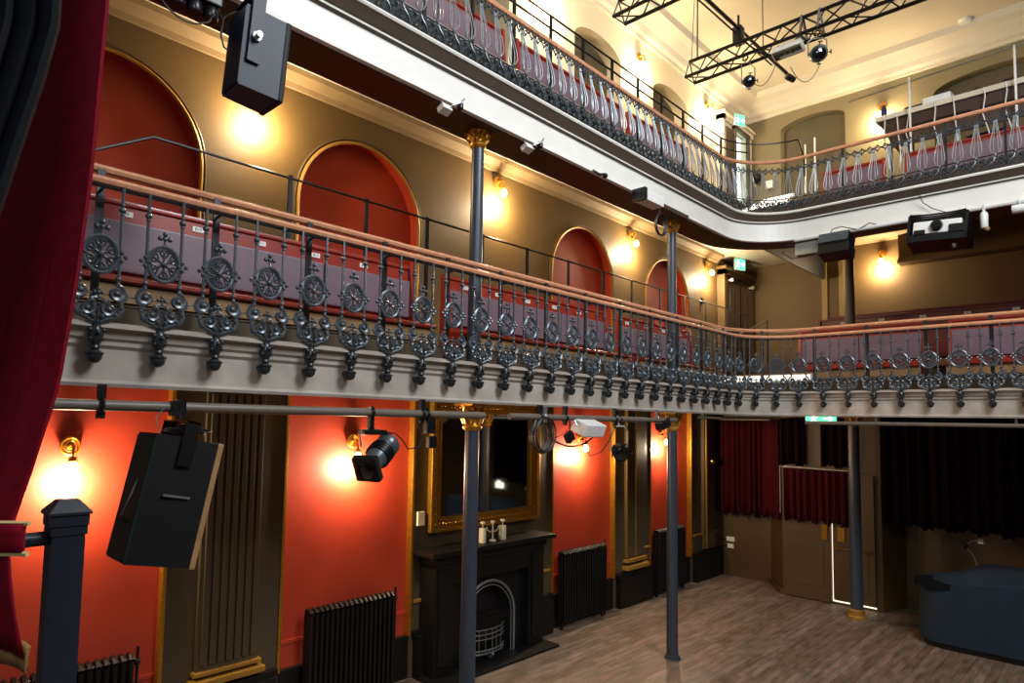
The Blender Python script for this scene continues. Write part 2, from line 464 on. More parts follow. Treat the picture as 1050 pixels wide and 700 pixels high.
# gallery floors / ceilings
struct('floor_gallery', MB().box(-6.3, -4.45, Y0, YL, 3.46, 3.78).box(-6.3, RX, 10.35, YB, 3.46, 3.78), M['darkolive'])
gf = MB()
for i, (y, z) in enumerate([(11.9, 4.0), (12.9, 4.25), (13.9, 4.45)]): gf.box(-5.0, RX, y-.5, YB, 3.78, z)
struct('floor_gallery_tiers', gf, M['darkolive'])
struct('floor_upper_gallery', MB().box(-6.3, -4.62, Y0, YB, 6.8, 6.95), M['cream'])
struct('trim_%d' % k, MB().box(-4.625, -4.6, Y0, YB, 6.3, 6.9), M['black']); k += 1
struct('trim_%d' % k, MB().box(-4.62, RX, 10.46, 10.5, 6.3, 6.63), M['darkwood']); k += 1
struct('floor_upper_gallery_back', MB().box(-4.62, RX, 10.5, 12.35, 6.45, 6.62), M['soffit'])
struct('floor_upper_gallery_tier', MB().box(-4.6, RX, 12.35, YB, 6.95, 7.1).box(-4.6, RX, 12.3, 12.35, 6.45, 7.1), M['soffit'])
# stair lobby boxes in the corner, with doors
for z0, z1, nm in ((3.78, 6.5, 'wall_lobby'), (7.05, 10.0, 'wall_lobby_upper')):
    mb = MB(); mb.box(-6.3, -6.13, 13.5, 13.62, z0, z1); mb.box(-6.3, -6.13, 13.5, 15.1, z1-.12, z1)
    mb.box(-6.3, -6.08, 13.46, 15.1, z1, z1+.06)
    if z0 < 5: mb.box(-6.3, -6.17, 13.62, 15.1, z0, z1-.12)
    else: mb.box(-6.3, -6.17, 13.62, 14.05, z0, z1-.12).box(-6.3, -6.17, 14.8, 15.1, z0, z1-.12)
    struct(nm, mb, M['olive'] if z0 < 5 else M['cream'])
mb = MB()
for y in (13.68, 14.36):
    mb.box(-6.17, -6.14, y, y+.62, 3.8, 6.2)
    for j in range(3):
        for i in range(2): mb.box(-6.14, -6.125, y+.08+i*.25, y+.08+i*.25+.2, 5.55-j*.55, 5.98-j*.55 if j else 6.1, bev=.006)
struct('door_1', mb, M['darkolive'])
mb = MB(); mb.box(-6.16, -6.13, 13.66, 14.02, 7.1, 9.75)
for j in range(4): mb.box(-6.13, -6.118, 13.74, 13.94, 7.4+j*.58, 7.85+j*.58, bev=.006)
struct('door_2', mb, M['darkolive'])
struct('window_1', MB().box(-6.32, -6.3, 14.05, 14.8, 7.1, 9.85), M['doorlight'], label='bright corridor seen through the open upper door')
mb = MB(); mb.box(-6.17, -6.1, 14.03, 14.1, 7.1, 9.9); mb.box(-6.17, -6.1, 14.76, 14.84, 7.1, 9.9); mb.box(-6.17, -6.1, 14.03, 14.84, 9.83, 9.9)
struct('trim_%d' % k, mb, M['darkolive']); k += 1
# mid back wall: pilaster strips, ledge
mb = MB()
for a, b in ((-4.66, -4.56), (-4.32, -4.22), (-4.12, -4.08)): mb.box(a, b, YB-.06, YB, 3.8, 6.95)
struct('trim_%d' % k, mb, M['strippaint']); k += 1
mb = MB(); mb.box(-3.16, RX, YB-.3, YB, 6.45, 6.95); mb.box(-3.18, RX, YB-.34, YB, 6.38, 6.45); struct('trim_%d' % k, mb, M['olive']); k += 1

# vestibule of the lower back wall: a canted brown porch with a pair of doors
poly = [(-5.15, YL), (-4.68, 12.68), (-3.05, 12.68), (-2.85, YL)]
mb = MB().prism(poly, 0, 3.3); struct('wall_back_porch', mb, M['brown'])
mb = MB(); mb.box(-4.62, -3.83, 12.62, 12.68, .02, 2.28); mb.box(-4.5, -3.95, 12.61, 12.62, .25, 1.0, bev=.004); mb.box(-4.5, -3.95, 12.61, 12.62, 1.2, 2.1, bev=.004)
d = struct('door_3', mb, M['brown'])
mb = MB(); mb.box(-3.8, -3.15, 12.62, 12.68, .09, 2.28); mb.box(-3.68, -3.25, 12.61, 12.62, .25, .95, bev=.004)
d4 = struct('door_4', mb, M['brown'])
struct('window_2', MB().box(-3.826, -3.804, 12.668, 12.678, .045, 1.5).box(-3.8, -3.15, 12.665, 12.675, 0.045, .066), M['gaplight'], label='daylight leaking round the pair of brown doors')
mb = MB(); mb.box(-3.98, -3.88, 12.6, 12.62, 1.1, 1.36, bev=.004); mb.build('push_plate', M['brass'], d)
mb = MB(); mb.box(-3.72, -3.6, 12.6, 12.62, 1.1, 1.34, bev=.004); mb.build('push_plate', M['brass'], d4)
mb = MB(); mb.tube([(-3.74, 12.57, 1.0), (-3.2, 12.57, .98)], .014); mb.box(-3.74, -3.71, 12.57, 12.62, .98, 1.02); mb.box(-3.23, -3.2, 12.57, 12.62, .96, 1.0); mb.build('door_handle', M['brass'], d4)
mb = MB(); mb.box(-6.3, -5.15, YL-.02, YL, 0, .1); mb.prism([(-5.15, YL-.03), (-4.7, 12.68), (-4.62, 12.68), (-4.62, 12.64), (-4.72, 12.64), (-5.19, YL-.03)], 0, .1)
mb.box(-2.85, RX, YL-.02, YL, 0, .1)
struct('baseboard_back', mb, M['brown'])
# far lit doorway that the mirror shows
mb = MB(); mb.box(-.0, .34, YL-.02, YL-.01, 1.22, 1.98); o = struct('window_3', mb, M['winlight'])
mb = MB(); mb.box(-.06, .0, YL-.04, YL, 1.17, 2.03); mb.box(.34, .4, YL-.04, YL, 1.17, 2.03); mb.box(-.06, .4, YL-.04, YL, 1.98, 2.03); mb.box(-.06, .4, YL-.04, YL, 1.17, 1.22); mb.box(.0, .34, YL-.04, YL, 1.57, 1.62)
mb.build('window_frame', M['black'], o)
# ------------------------------------------------------------------ cast iron columns
def column(name, label, x, y, z0, z1, r, cap, base, capm, shaftm):
    t = thing(name, label, 'column', (x, y, z0), 'cast iron columns')
    sh = MB().lathe([(r*1.06, z0), (r, (z0+z1)/2), (r*.93, z1-cap)], 20, Matrix.Translation((x, y, 0)))
    sh.build('shaft', shaftm, t, True)
    zb = z1-cap; q = r/.075
    c = MB()
    T = Matrix.Translation((x, y, zb))
    c.lathe([(r*.95, -.02), (r*1.25, 0), (r*1.3, .02), (r*1.05, .04), (r*1.0, .05), (r*1.1, cap*.5), (r*1.5, cap*.85), (r*1.7, cap*.9)], 20, T)
    c.box(-r*1.75, r*1.75, -r*1.75, r*1.75, cap*.9, cap, T=T, bev=.008)
    for row, (rr, zz, nn) in enumerate(((1.08, cap*.2, 8), (1.22, cap*.45, 8))):
        for i in range(nn):
            a = 2*PI*(i+.5*row)/nn; d = Vector((math.cos(a), math.sin(a), 0))
            p = Vector((x, y, zb))+d*r*rr+Vector((0, 0, zz))
            c.tube([p, p+d*.012+Vector((0, 0, cap*.15)), p+d*.035*q+Vector((0, 0, cap*.25)), p+d*.05*q+Vector((0, 0, cap*.2))], [.018*q, .02*q, .014*q, .008*q], 5)
    for i in range(4):
        a = PI/4+i*PI/2; d = Vector((math.cos(a), math.sin(a), 0)); s_ = Vector((-d.y, d.x, 0))
        p = Vector((x, y, zb+cap*.78))+d*r*1.75
        pts = [p+d*(.028*math.cos(u)*(1-u/14))*q+Vector((0, 0, .028*math.sin(u)*(1-u/14)))*q for u in [j*.6 for j in range(14)]]
        c.tube(pts, .011*q, 5)
    c.build('capital', capm, t, True)
    if base:
        b = MB().lathe([(r*1.5, z0), (r*1.5, z0+base*.25), (r*1.25, z0+base*.4), (r*1.35, z0+base*.85), (r*1.05, z0+base)], 20, Matrix.Translation((x, y, 0)))
        b.build('base', capm if base > .1 else shaftm, t, True)
    return t
XC = -4.42
column('cast_iron_column', 'slate grey column in front of the fireplace, gilt capital under the lower balcony', XC, 4.29, 0, 3.26, .072, .24, .06, M['gold'], M['column'])
column('cast_iron_column', 'slate grey floor column standing before the right hand radiators', XC, 8.08, 0, 3.26, .072, .24, .05, M['goldpaint'], M['column'])
column('cast_iron_column', 'floor column with gilt foot by the brown doors under the back gallery', -3.27, 12.0, 0, 3.4, .09, .24, .16, M['goldpaint'], M['column'])
column('cast_iron_column', 'upper column on the balcony between second and third arches, left of two', XC, 4.29, 3.62, 5.92, .064, .16, .05, M['gold'], M['column'])
column('cast_iron_column', 'upper column on the balcony before the last arched niche', XC, 8.08, 3.62, 5.92, .064, .16, .05, M['goldpaint'], M['column'])
column('cast_iron_column', 'dark column among the back gallery benches below the black box speaker', -3.3, 12.06, 4.0, 6.46, .075, .14, 0, M['darkolive'], M['darkolive'])

# ------------------------------------------------------------------ lower balcony railing
def spiral(c, r0, turns, s=1, n=14, a0=0.):
    """flat spiral in the (y,z) plane"""
    out = []
    for i in range(n+1):
        a = a0+s*turns*2*PI*i/n; r = r0*(1-.8*i/n)
        out.append((c[0], c[1]+r*math.cos(a), c[2]+r*math.sin(a)))
    return out
def low_baluster():
    mb = MB(); x = 0
    for s in (-1, 1):
        y = s*.098
        mb.tube([(x, y, 3.83), (x, y, 4.41)], .0095, 6)
        for z, r in ((4.275, .022), (4.305, .014), (4.25, .014), (3.87, .018), (3.84, .014)):
            mb.ball((x, y, z), r, 5, sq=(1, 1, .8))
        for dy, dz in ((.022, 0), (-.022, 0), (0, .024), (0, -.024)): mb.ball((x+.006, y+s*.008+dy, 4.0+dz), .014, 4)
        # big volute, counter scroll and the S curve that carries them down to the corbel
        mb.tube(spiral((x, s*.092, 3.785), .05, 1.4, -s, 16, PI/2), .0125, 5)
        mb.ball((x+.006, s*.092, 3.785), .018, 5)
        mb.tube([(x, s*.142, 3.79), (x+.008, s*.138, 3.755), (x+.014, s*.112, 3.728), (x+.02, s*.122, 3.69), (x+.018, s*.108, 3.65), (x+.012, s*.06, 3.632), (x+.006, s*.025, 3.615), (x, 0, 3.6)], .0125, 5)
        mb.tube(spiral((x+.016, s*.056, 3.685), .046, 1.25, s, 14, PI/2), .0115, 5)
        mb.ball((x+.02, s*.056, 3.685), .015, 5)
        mb.tube([(x, s*.01, 3.625), (x+.006, s*.03, 3.66), (x+.01, s*.012, 3.70), (x+.006, s*.035, 3.745), (x, s*.008, 3.755)], .01, 5)
        for dy, dz in ((.118, 3.70), (.022, 3.645), (.09, 3.655), (.03, 3.725), (.105, 3.735)): mb.ball((x+.018, s*dy, dz), .0145, 4)
    # wheel
    mb.ring((x, 0, 4.0), .09, .0125, 'x', 22, 6, sz=1.18)
    mb.ring((x, 0, 4.0), .078, .005, 'x', 18, 4, sz=1.12)
    mb.ball((x+.004, 0, 4.0), .02, 6)
    for i in range(6):
        a = PI/2+i*PI/3; u, v = math.cos(a), math.sin(a)*1.1
        mb.tube([(x, u*.012, 4.0+v*.012), (x, u*.07, 4.0+v*.07)], .0085, 4)
        a2 = .28
        for q in (-a2, a2):
            uu, vv = math.cos(a+q), math.sin(a+q)*1.1
            mb.tube([(x, u*.035, 4.0+v*.035), (x, uu*.05, 4.0+vv*.05), (x, math.cos(a+q*1.4)*.068, 4.0+math.sin(a+q*1.4)*.075), (x, math.cos(a+q*.5)*.074, 4.0+math.sin(a+q*.5)*.082)], .007, 4)
    # finials above wheel and belly
    for z0, q in ((4.105, 1.15), (3.745, .8)):
        mb.tube([(x, 0, z0), (x, 0, z0+.055*q)], .008*q, 5)
        for dy, dz in ((0, .07), (-.024, .045), (.024, .045), (0, .045)): mb.ball((x, dy*q, z0+dz*q), .0135*q, 5)
    return mb
def low_corbel():
    mb = MB()
    pr = [(.02, 3.625), (.03, 3.61), (.024, 3.595), (.03, 3.575), (.042, 3.545), (.04, 3.515), (.03, 3.495), (.022, 3.48), (.026, 3.465), (.02, 3.455)]
    mb.lathe(pr, 12, Matrix.Translation((-.005, 0, 0)))
    for s in (-1, 1):
        mb.ball((.012, s*.034, 3.565), .016, 5); mb.ball((.012, s*.03, 3.515), .013, 5)
    mb.ball((.035, 0, 3.55), .017, 5)
    mb.ball((-.015, 0, 3.42), .043, 8)
    mb.ring((-.015, 0, 3.435), .043, .008, 'z', 14, 5)
    mb.tube([(-.1, 0, 3.52), (-.03, 0, 3.53)], .022, 6); mb.tube([(-.1, 0, 3.43), (-.03, 0, 3.43)], .022, 6)
    return mb
rail = thing('balcony_railing', 'cast iron railing of wheel panels with twin wooden handrails, lower balcony', 'railing', (BX, 1.0, 3.6))
rl = Vector(rail.location)
bal = low_baluster().build('baluster_panel', M['iron'], None, True, local=True)
cor = low_corbel().build('corbel', M['irondark'], None, True, local=True)
def place_on(o, parent, off, s, y0, z=0.):
    p, n = path_at(off, s, y0)
    o.location = Vector((p.x, p.y, z))-Vector(parent.location)
    o.rotation_euler = (0, 0, math.atan2(n.y, n.x)); o.parent = parent
L1 = BY-RC-1.013; L2 = RC*PI/2
first = True
s = -.339*2
while s < L1+L2+3.9:
    pitch = .339 if s < L1+L2-.1 else .32
    b = bal if first else bal.copy(); c = cor if first else cor.copy()
    if not first: COL.objects.link(b); COL.objects.link(c)
    place_on(b, rail, .1, s, 1.013); c.parent = b; c.location = (0, 0, 0); c.rotation_euler = (0, 0, 0)
    first = False; s += pitch
SE = L1+L2+6
MB().tube(path_line(.085, 4.43, 0, 19), .026, 8).build('handrail', M['copper'], rail, True)
MB().tube(path_line(-.08, 4.55, 0, 19), .027, 8).build('handrail', M['copper'], rail, True)
MB().tube(path_line(.085, 4.398, 0, 19), .012, 4).build('rail_bar', M['irondark'], rail, True)
MB().tube(path_line(.09, 3.775, 0, 19), .0045, 4).build('tie_wire', M['steel'], rail, True)
MB().tube(path_line(.09, 3.715, 0, 19), .006, 4).build('tie_rod', M['irondark'], rail, True)
pst = MB(); pst.box(-.008, .008, -.022, .022, 3.6, 4.54); pst.tube([(0, 0, 4.41), (.14, 0, 4.42)], .009, 5)
po = pst.build('post', M['irondark'], None, local=True); first = True
for i in range(19):
    p_ = po if first else po.copy()
    if not first: COL.objects.link(p_)
    first = False; place_on(p_, rail, -.06, .34+i*.69, .69)

# ------------------------------------------------------------------ upper balcony railing (bundled bow bars)
def up_baluster():
    mb = MB(); h = .096
    z0 = 6.53
    for s in (-1, 1):
        # pin shaped bow: narrow neck, swelling body, round foot; the bars bow outwards to the room
        mb.tube([(0, s*.016, 6.985), (.008, s*.018, 6.92), (.024, s*.028, 6.84), (.045, s*.044, 6.74), (.062, s*.057, 6.65), (.066, s*.056, 6.59), (.055, s*.036, 6.545), (.045, 0, 6.53)], .006, 5)
        mb.tube([(0, s*.006, 6.985), (.012, s*.008, 6.9), (.032, s*.016, 6.78), (.056, s*.024, 6.66), (.058, s*.026, 6.58), (.048, s*.026, 6.538)], .0052, 5)
    mb.ring((0, 0, 6.945), .016, .006, 'z', 8, 4)
    return mb
def up_band():
    mb = MB(); h = .096
    # lower tangle of scrolls
    for s in (-1, 1):
        mb.tube(spiral((.05, s*.05, 6.47), .04, 1.2, s, 11, -PI/2), .0085, 4)
        mb.tube(spiral((.05, s*.05, 6.395), .035, 1.1, -s, 10, PI/2), .0085, 4)
        mb.tube([(.05, s*.095, 6.345), (.07, s*.07, 6.40), (.07, s*.02, 6.45), (.05, 0, 6.53)], .008, 4)
    for y, z in ((0, 6.43), (0, 6.50), (.09, 6.43), (.0, 6.37), (-.05, 6.47), (.05, 6.47)): mb.ball((.06, y, z), .015, 4)
    return mb
def up_chain():
    mb = MB()
    for q in (-.048, .048):
        mb.ring((0, q, 7.0), .03, .0085, 'x', 10, 4)
        mb.ball((.008, q, 7.0), .012, 4)
        mb.ball((.005, q+.048, 7.0), .015, 4); mb.ball((.005, q, 7.04), .012, 4); mb.ball((0, q, 6.955), .011, 4)
    return mb
ur = thing('balcony_railing', 'cast iron railing of bundled bow shaped bars on the top balcony', 'railing', (BX, 2.3, 6.33))
b0 = up_baluster().build('baluster_bundle', M['upiron'], None, True, local=True)
c0 = up_band().build('scroll_band', M['upband'], None, True, local=True)
h0 = up_chain().build('rosette_band', M['upband'], None, True, local=True)
first = True; s = 0.
UY = 2.3
U1 = BY-RC-UY
while s < U1+L2+3.1:
    b = b0 if first else b0.copy(); c = c0 if first else c0.copy(); h_ = h0 if first else h0.copy()
    if not first: COL.objects.link(b); COL.objects.link(c); COL.objects.link(h_)
    place_on(b, ur, .05, s, UY); h_.parent = b; h_.location = (0, 0, 0); h_.rotation_euler = (0, 0, 0); c.parent = b; c.location = (0, 0, 0); c.rotation_euler = (0, 0, 0)
    first = False; s += .1925
MB().tube(path_line(.05, 6.545, UY, 18), .009, 5).build('rail_bar', M['irondark'], ur, True)
MB().tube(path_line(.05, 6.35, UY, 18), .012, 5).build('rail_bar', M['iron'], ur, True)
# wooden handrail and thin guard rails behind the ironwork
gr = thing('guard_rail', 'wooden handrail with thin black guard rails above the top balcony ironwork', 'railing', (BX-.1, 2.3, 6.34))
MB().tube(path_line(-.1, 7.2, UY, 18), .03, 8).build('handrail', M['copper'], gr, True)
pts = path_line(-.1, 7.5, UY, 18)[:-2]
MB().tube(pts, .012, 6).build('guard_bar', M['blackmetal'], gr, True)
MB().tube([(x, y, 7.36) for x, y, z in pts[:8]], .012, 6).build('guard_bar', M['blackmetal'], gr, True)
px, py, pz = pts[-1]
MB().tube([(px, py, 7.5), (px-.02, py+.3, 7.3), (px-.1, py+.55, 7.1)], .012, 6).build('brace', M['blackmetal'], gr, True)
po = MB().box(-.012, .012, -.016, .016, 6.34, 7.5).build('post', M['blackmetal'], None, local=True); first = True
for i in range(13):
    p_ = po if first else po.copy()
    if not first: COL.objects.link(p_)
    first = False; place_on(p_, gr, -.1, .0+i*.588, UY)
po = MB().box(-.012, .012, -.014, .014, 6.34, 7.2).build('post', M['irondark'], None, local=True); first = True
for i in range(6):
    p_ = po if first else po.copy()
    if not first: COL.objects.link(p_)
    first = False; place_on(p_, gr, -.1, U1+.5+L2+i*.62, UY)

# thin black rail along the gallery walkway
tr = thing('walkway_rail', 'thin black handrail on posts in front of the arched red niches', 'railing', (-5.45, 1.667, 3.78))
MB().tube([(-5.45, .7, 4.75), (-5.45, 1.667, 5.31), (-5.45, 13.0, 5.345)], .013, 6).build('handrail', M['blackmetal'], tr, True)
po = MB().box(-.009, .009, -.019, .019, 0, 1.56).build('post', M['blackmetal'], tr, local=True); po.location = (0, 1.2, 0)
for y in (3.72, 4.53, 5.4, 6.22, 7.09, 7.92, 8.71, 9.58, 10.4, 11.22, 12.1, 12.98):
    q = po.copy(); COL.objects.link(q); q.parent = tr; q.location = (0, y-1.667, 0)
# slanting steel stair rail in the corner
tr = thing('stair_rail', 'short slanting pale rail beside the corner lobby doors', 'railing', (-5.2, 13.2, 3.78))
MB().tube([(-5.3, 12.2, 4.82), (-5.0, 12.9, 5.18)], .016, 6).build('handrail', M['steel'], tr, True)
MB().tube([(-5.3, 12.2, 3.78), (-5.3, 12.2, 4.82)], .014, 6).build('post', M['blackmetal'], tr, True)
MB().tube([(-5.0, 12.9, 3.78), (-5.0, 12.9, 5.18)], .014, 6).build('post', M['blackmetal'], tr, True)

# ------------------------------------------------------------------ gallery benches
def bench(label, length, loc, rz, h, pads, group, plates=(), seat=True, wood=None):
    wood = wood or M['benchred']
    """local: x along the front edge's outward direction, y along the length, z up from the deck; back at x=0, seat at +x"""
    t = thing('gallery_bench', label, 'bench', loc, group, rz)
    MB().box(-.03, 0, 0, length, 0, h, bev=.006).build('backrest', wood, t, local=True)
    MB().box(-.045, .02, -.01, length+.01, h-.01, h+.025, bev=.012).build('top_rail', wood, t, local=True)
    if pads:
        n = max(1, round(length/1.05)); w = length/n
        pb_ = MB().box(0, .035, .006, w-.006, h-.5, h-(.06 if group == G3 else .13), bev=.012).build('back_pad', M['purple'], t, local=True)
        for i in range(1, n):
            q = pb_.copy(); COL.objects.link(q); q.parent = t; q.location = (0, i*w, 0)
    sd, sz = (.22, .08) if group == G3 else (.42, .2)
    if seat:
        MB().box(0, sd, 0, length, sz-.01, sz+.02, bev=.01).build('seat', wood, t, local=True)
        mb = MB(); mb.tube([(sd+.005, 0, sz+.01), (sd+.005, length, sz+.01)], .022, 6); mb.build('seat_edge', wood, t, True, local=True)
        MB().box(sd-.06, sd-.02, 0, length, .3*sz, sz-.02).build('apron', M['tan'], t, local=True)
    for i in (0., 1.):
        y = i*length
        MB().prism([(-.05, 0), (sd*.5, 0), (sd-.06, sz), (sd*.3, sz+.05), (.03, h+.03), (-.05, h+.03)], y-.02, y+.02, 'y').build('end_panel', wood, t, local=True)
    pl0 = None
    for y, s_ in plates:
        if pl0 is None:
            pl0 = q = MB().box(0, .004, -.045, .045, -.02, .02).build('number_plate', M['plate'], t, local=True)
        else:
            q = pl0.copy(); COL.objects.link(q); q.parent = t
        q.location = (.003, y, h-.065)
        text_part(s_, .035, M['ink'], q, Matrix.Translation((.0045, 0, 0)) @ Matrix.Rotation(PI/2, 4, 'Z') @ Matrix.Rotation(PI/2, 4, 'X'))
    return t
G1 = 'red benches with mauve pads along the lower balcony side'
ZB = 3.78
G3 = 'benches of the top balcony'
def plates(y0, y1, first_y, letter, num):
    out = []; y = first_y; i = num
    while y < y1-.1:
        out.append((y-y0, '%s%d' % (letter, i))); y += .52; i += 1
    return out
bench('longest lower balcony bench, red with mauve pads, nearest the stage curtain', 4.0, (-5.15, .06, ZB), 0, .84, 1, G1, plates(.06, 4.06, 1.42, 'B', 9))
bench('red and mauve lower balcony bench behind the first upper column', 2.95, (-5.15, 4.55, ZB), 0, .84, 1, G1, plates(4.55, 7.5, 4.85, 'B', 15))
bench('red and mauve lower balcony bench beside the second upper column', 2.1, (-5.15, 7.85, ZB), 0, .84, 1, G1, plates(7.85, 9.95, 8.1, 'B', 21))
G2 = 'benches in the back gallery'
bx = [(-3.75, -2.05, 'back gallery front bench with mauve pads, at the rounded corner'), (-1.75, .3, 'back gallery front bench with mauve pads, right of the red end panels')]
for a, b, lb in bx:
    bench(lb, b-a, (a, 11.05, ZB), -PI/2, .84, 1, G2)
for (y, z, a, lb) in ((12.15, 4.0, -3.95, 'second row red bench of the back gallery, just above the front pads'),
                      (13.1, 4.25, -4.1, 'third row red bench of the back gallery with white seat numbers'),
                      (14.1, 4.45, -4.25, 'rearmost red bench of the back gallery under the olive wall')):
    L = 3.2-a
    bench(lb, L, (a, y, z), -PI/2, .84, 0, G2, [(.4+i*.62, '%s%d' % ('DEF'[int(y-12)], i+1)) for i in range(7)] if y > 12.5 else (), wood=M['benchshade'])
G3 = 'benches of the top balcony'
bench('top balcony side bench with mauve pads, nearest the stage', 3.0, (-5.0, 2.2, 6.95), 0, .64, 1, G3)
bench('top balcony side bench with mauve pads, middle of the run', 2.2, (-5.0, 5.45, 6.95), 0, .64, 1, G3)
bench('top balcony side bench with mauve pads, nearest the corner lobby', 1.7, (-5.0, 7.9, 6.95), 0, .64, 1, G3)
bench('orange red top balcony bench with mauve pads by the rounded corner', .85, (-3.4, 11.2, 6.62), -PI/2, .6, 1, G3)
bench('orange red top balcony bench with mauve pads below the control desk', 2.5, (-2.25, 11.2, 6.62), -PI/2, .6, 1, G3)

# glowing white strips stand in for the bright patch in the rounded corner
for z, nm, lb in ((3.8, 'corner_glow', 'low glowing white strip behind the lower railing at the rounded corner'), (6.85, 'corner_glow', 'low glowing white strip behind the top railing at the rounded corner')):
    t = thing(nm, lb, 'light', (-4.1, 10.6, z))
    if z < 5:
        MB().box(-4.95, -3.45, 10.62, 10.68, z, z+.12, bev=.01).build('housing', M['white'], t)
        MB().box(-4.92, -3.48, 10.612, 10.62, z+.02, z+.1).build('glow_face', M['strip'], t)
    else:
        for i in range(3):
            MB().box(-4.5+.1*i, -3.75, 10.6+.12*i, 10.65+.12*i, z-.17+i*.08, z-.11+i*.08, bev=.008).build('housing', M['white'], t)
            MB().box(-4.48+.1*i, -3.77, 10.592+.12*i, 10.6+.12*i, z-.165+i*.08, z-.115+i*.08).build('glow_face', M['strip'], t)
# ------------------------------------------------------------------ wall lamps
def point(loc, power, col=(1, .78, .5), r=.05):
    l = bpy.data.lights.new('bulb', 'POINT'); l.energy = power; l.color = col; l.shadow_soft_size = r
    o = bpy.data.objects.new('bulb', l); COL.objects.link(o); o.location = loc; return o
def make_sconce():
    t = thing('wall_lamp', '-', 'lamp', (0, 0, 0), 'gilt wall lamps')
    mb = MB(); mb.ring((.02, 0, .04), .07, .014, 'x', 18, 6); mb.ring((.02, 0, .04), .045, .006, 'x', 14, 5)
    mb.lathe([(.03, 0), (.045, .01), (.02, .03)], 12, Matrix.Translation((0, 0, .04)) @ Matrix.Rotation(PI/2, 4, 'Y'))
    mb.build('backplate', M['gold'], t, True, local=True)
    mb = MB(); mb.tube([(.02, 0, .04), (.08, 0, .06), (.12, 0, .03), (.13, 0, -.02), (.13, 0, -.06)], .011, 6); mb.lathe([(.02, -.09), (.034, -.08), (.03, -.05), (.012, -.04)], 12, Matrix.Translation((.13, 0, 0)))
    mb.build('arm', M['gold'], t, True, local=True)
    mb = MB(); mb.lathe([(.022, -.09), (.036, -.11), (.044, -.14), (.04, -.17), (.028, -.19), (.01, -.195)], 16, Matrix.Translation((.13, 0, 0)))
    mb.build('glass_shade', M['glow'], t, True, local=True)
    return t
sc0 = make_sconce(); sc0_used = False
def sconce(label, x, y, z, rz=0., power=18):
    global sc0_used
    o = sc0 if not sc0_used else dup(sc0, (0, 0, 0))
    sc0_used = True
    o.location = (x, y, z); o.rotation_euler = (0, 0, rz); o['label'] = label; o['group'] = 'gilt wall lamps'
    d = Vector((math.cos(rz), math.sin(rz), 0))*.15
    point((x+d.x, y+d.y, z-.29), power, r=.06)
PW = 2.2
sconce('gilt wall lamp on the leftmost red panel, above the newel post', -6.28, 1.41, 2.78, 0, 30*PW)
sconce('gilt wall lamp on red panel behind the hanging spotlight', -6.28, 4.19, 2.8, 0, 30*PW)
sconce('wall lamp on the red panel right of the gilt mirror', -6.28, 8.5, 2.83, 0, 28*PW)
sconce('wall lamp on the last red panel, left of the far column', -6.28, 11.05, 2.9, 0, 24*PW)
sconce('gilt wall lamp on olive wall behind the top left hanging speaker', WX+.02, 2.9, 6.4, 0, 30*PW)
sconce('gilt wall lamp on olive wall between second and third arches', WX+.02, 6.5, 6.45, 0, 36*PW)
sconce('gilt wall lamp on olive wall between third and fourth arches', WX+.02, 9.97, 6.45, 0, 32*PW)
sconce('wall lamp on olive wall right of the fourth arch, by the lobby doors', WX+.02, 12.95, 6.45, 0, 26*PW)
sconce('wall lamp on the olive back wall below the black box speaker', -3.5, YB, 6.65, -PI/2, 30*PW)
sconce('top balcony wall lamp left of the first recessed window', WX+.02, 7.5, 9.85, 0, 33*PW)
sconce('top balcony wall lamp between the recessed windows', WX+.02, 10.25, 9.9, 0, 33*PW)
sconce('top balcony wall lamp above the upper lobby door', WX+.02, 13.0, 10.0, 0, 30*PW)
sconce('top balcony wall lamp above the control desk', -3.43, YB, 9.75, -PI/2, 32*PW)

# ------------------------------------------------------------------ fireplace, mirror, candles
fp = thing('fireplace', 'black fireplace with round arched iron grate below the gilt mirror', 'fireplace', (-6.0, 6.2, 0))
mb = MB(); X1, X0_ = -5.96, -6.22
mb.box(X0_, -5.93, 5.2, 5.5, 0, 1.38, bev=.006); mb.box(X0_, -5.93, 6.9, 7.22, 0, 1.38, bev=.006)
mb.box(X0_, -5.93, 5.5, 6.9, 1.1, 1.38); mb.box(X0_, -5.9, 5.17, 7.25, 1.36, 1.46, bev=.01)
mb.box(-5.93, -5.91, 5.25, 5.45, .15, 1.28, bev=.004); mb.box(-5.93, -5.91, 6.96, 7.16, .15, 1.28, bev=.004)
mb.build('surround', M['black'], fp)
MB().box(X0_, -5.82, 5.06, 7.36, 1.46, 1.52, bev=.012).build('mantel_shelf', M['black'], fp)
mb = MB(); bm = mb.bm; c, hw, zs = 6.2, .48, .52
top = [(c-hw, 0)]+[(c+hw*math.cos(t), zs+hw*math.sin(t)) for t in [PI*(1-i/24) for i in range(25)]]+[(c+hw, 0)]
xx = -6.02
def q4(*p): bm.faces.new([bm.verts.new(v) for v in p])
q4((xx, 5.5, 0), (xx, c-hw, 0), (xx, c-hw, 1.1), (xx, 5.5, 1.1)); q4((xx, c+hw, 0), (xx, 6.9, 0), (xx, 6.9, 1.1), (xx, c+hw, 1.1))
for (a, za), (b, zb) in zip(top, top[1:]):
    if b-a > 1e-6: q4((xx, a, za), (xx, b, zb), (xx, b, 1.1), (xx, a, 1.1))
    q4((xx, a, za), (xx, b, zb), (xx-.16, c+(b-c)*.8, zb*.9), (xx-.16, c+(a-c)*.8, za*.9))
q4((xx-.16, 5.5, 0), (xx-.16, 6.9, 0), (xx-.16, 6.9, 1.1), (xx-.16, 5.5, 1.1))
mb.build('iron_insert', M['blackmetal'], fp)
mb = MB()
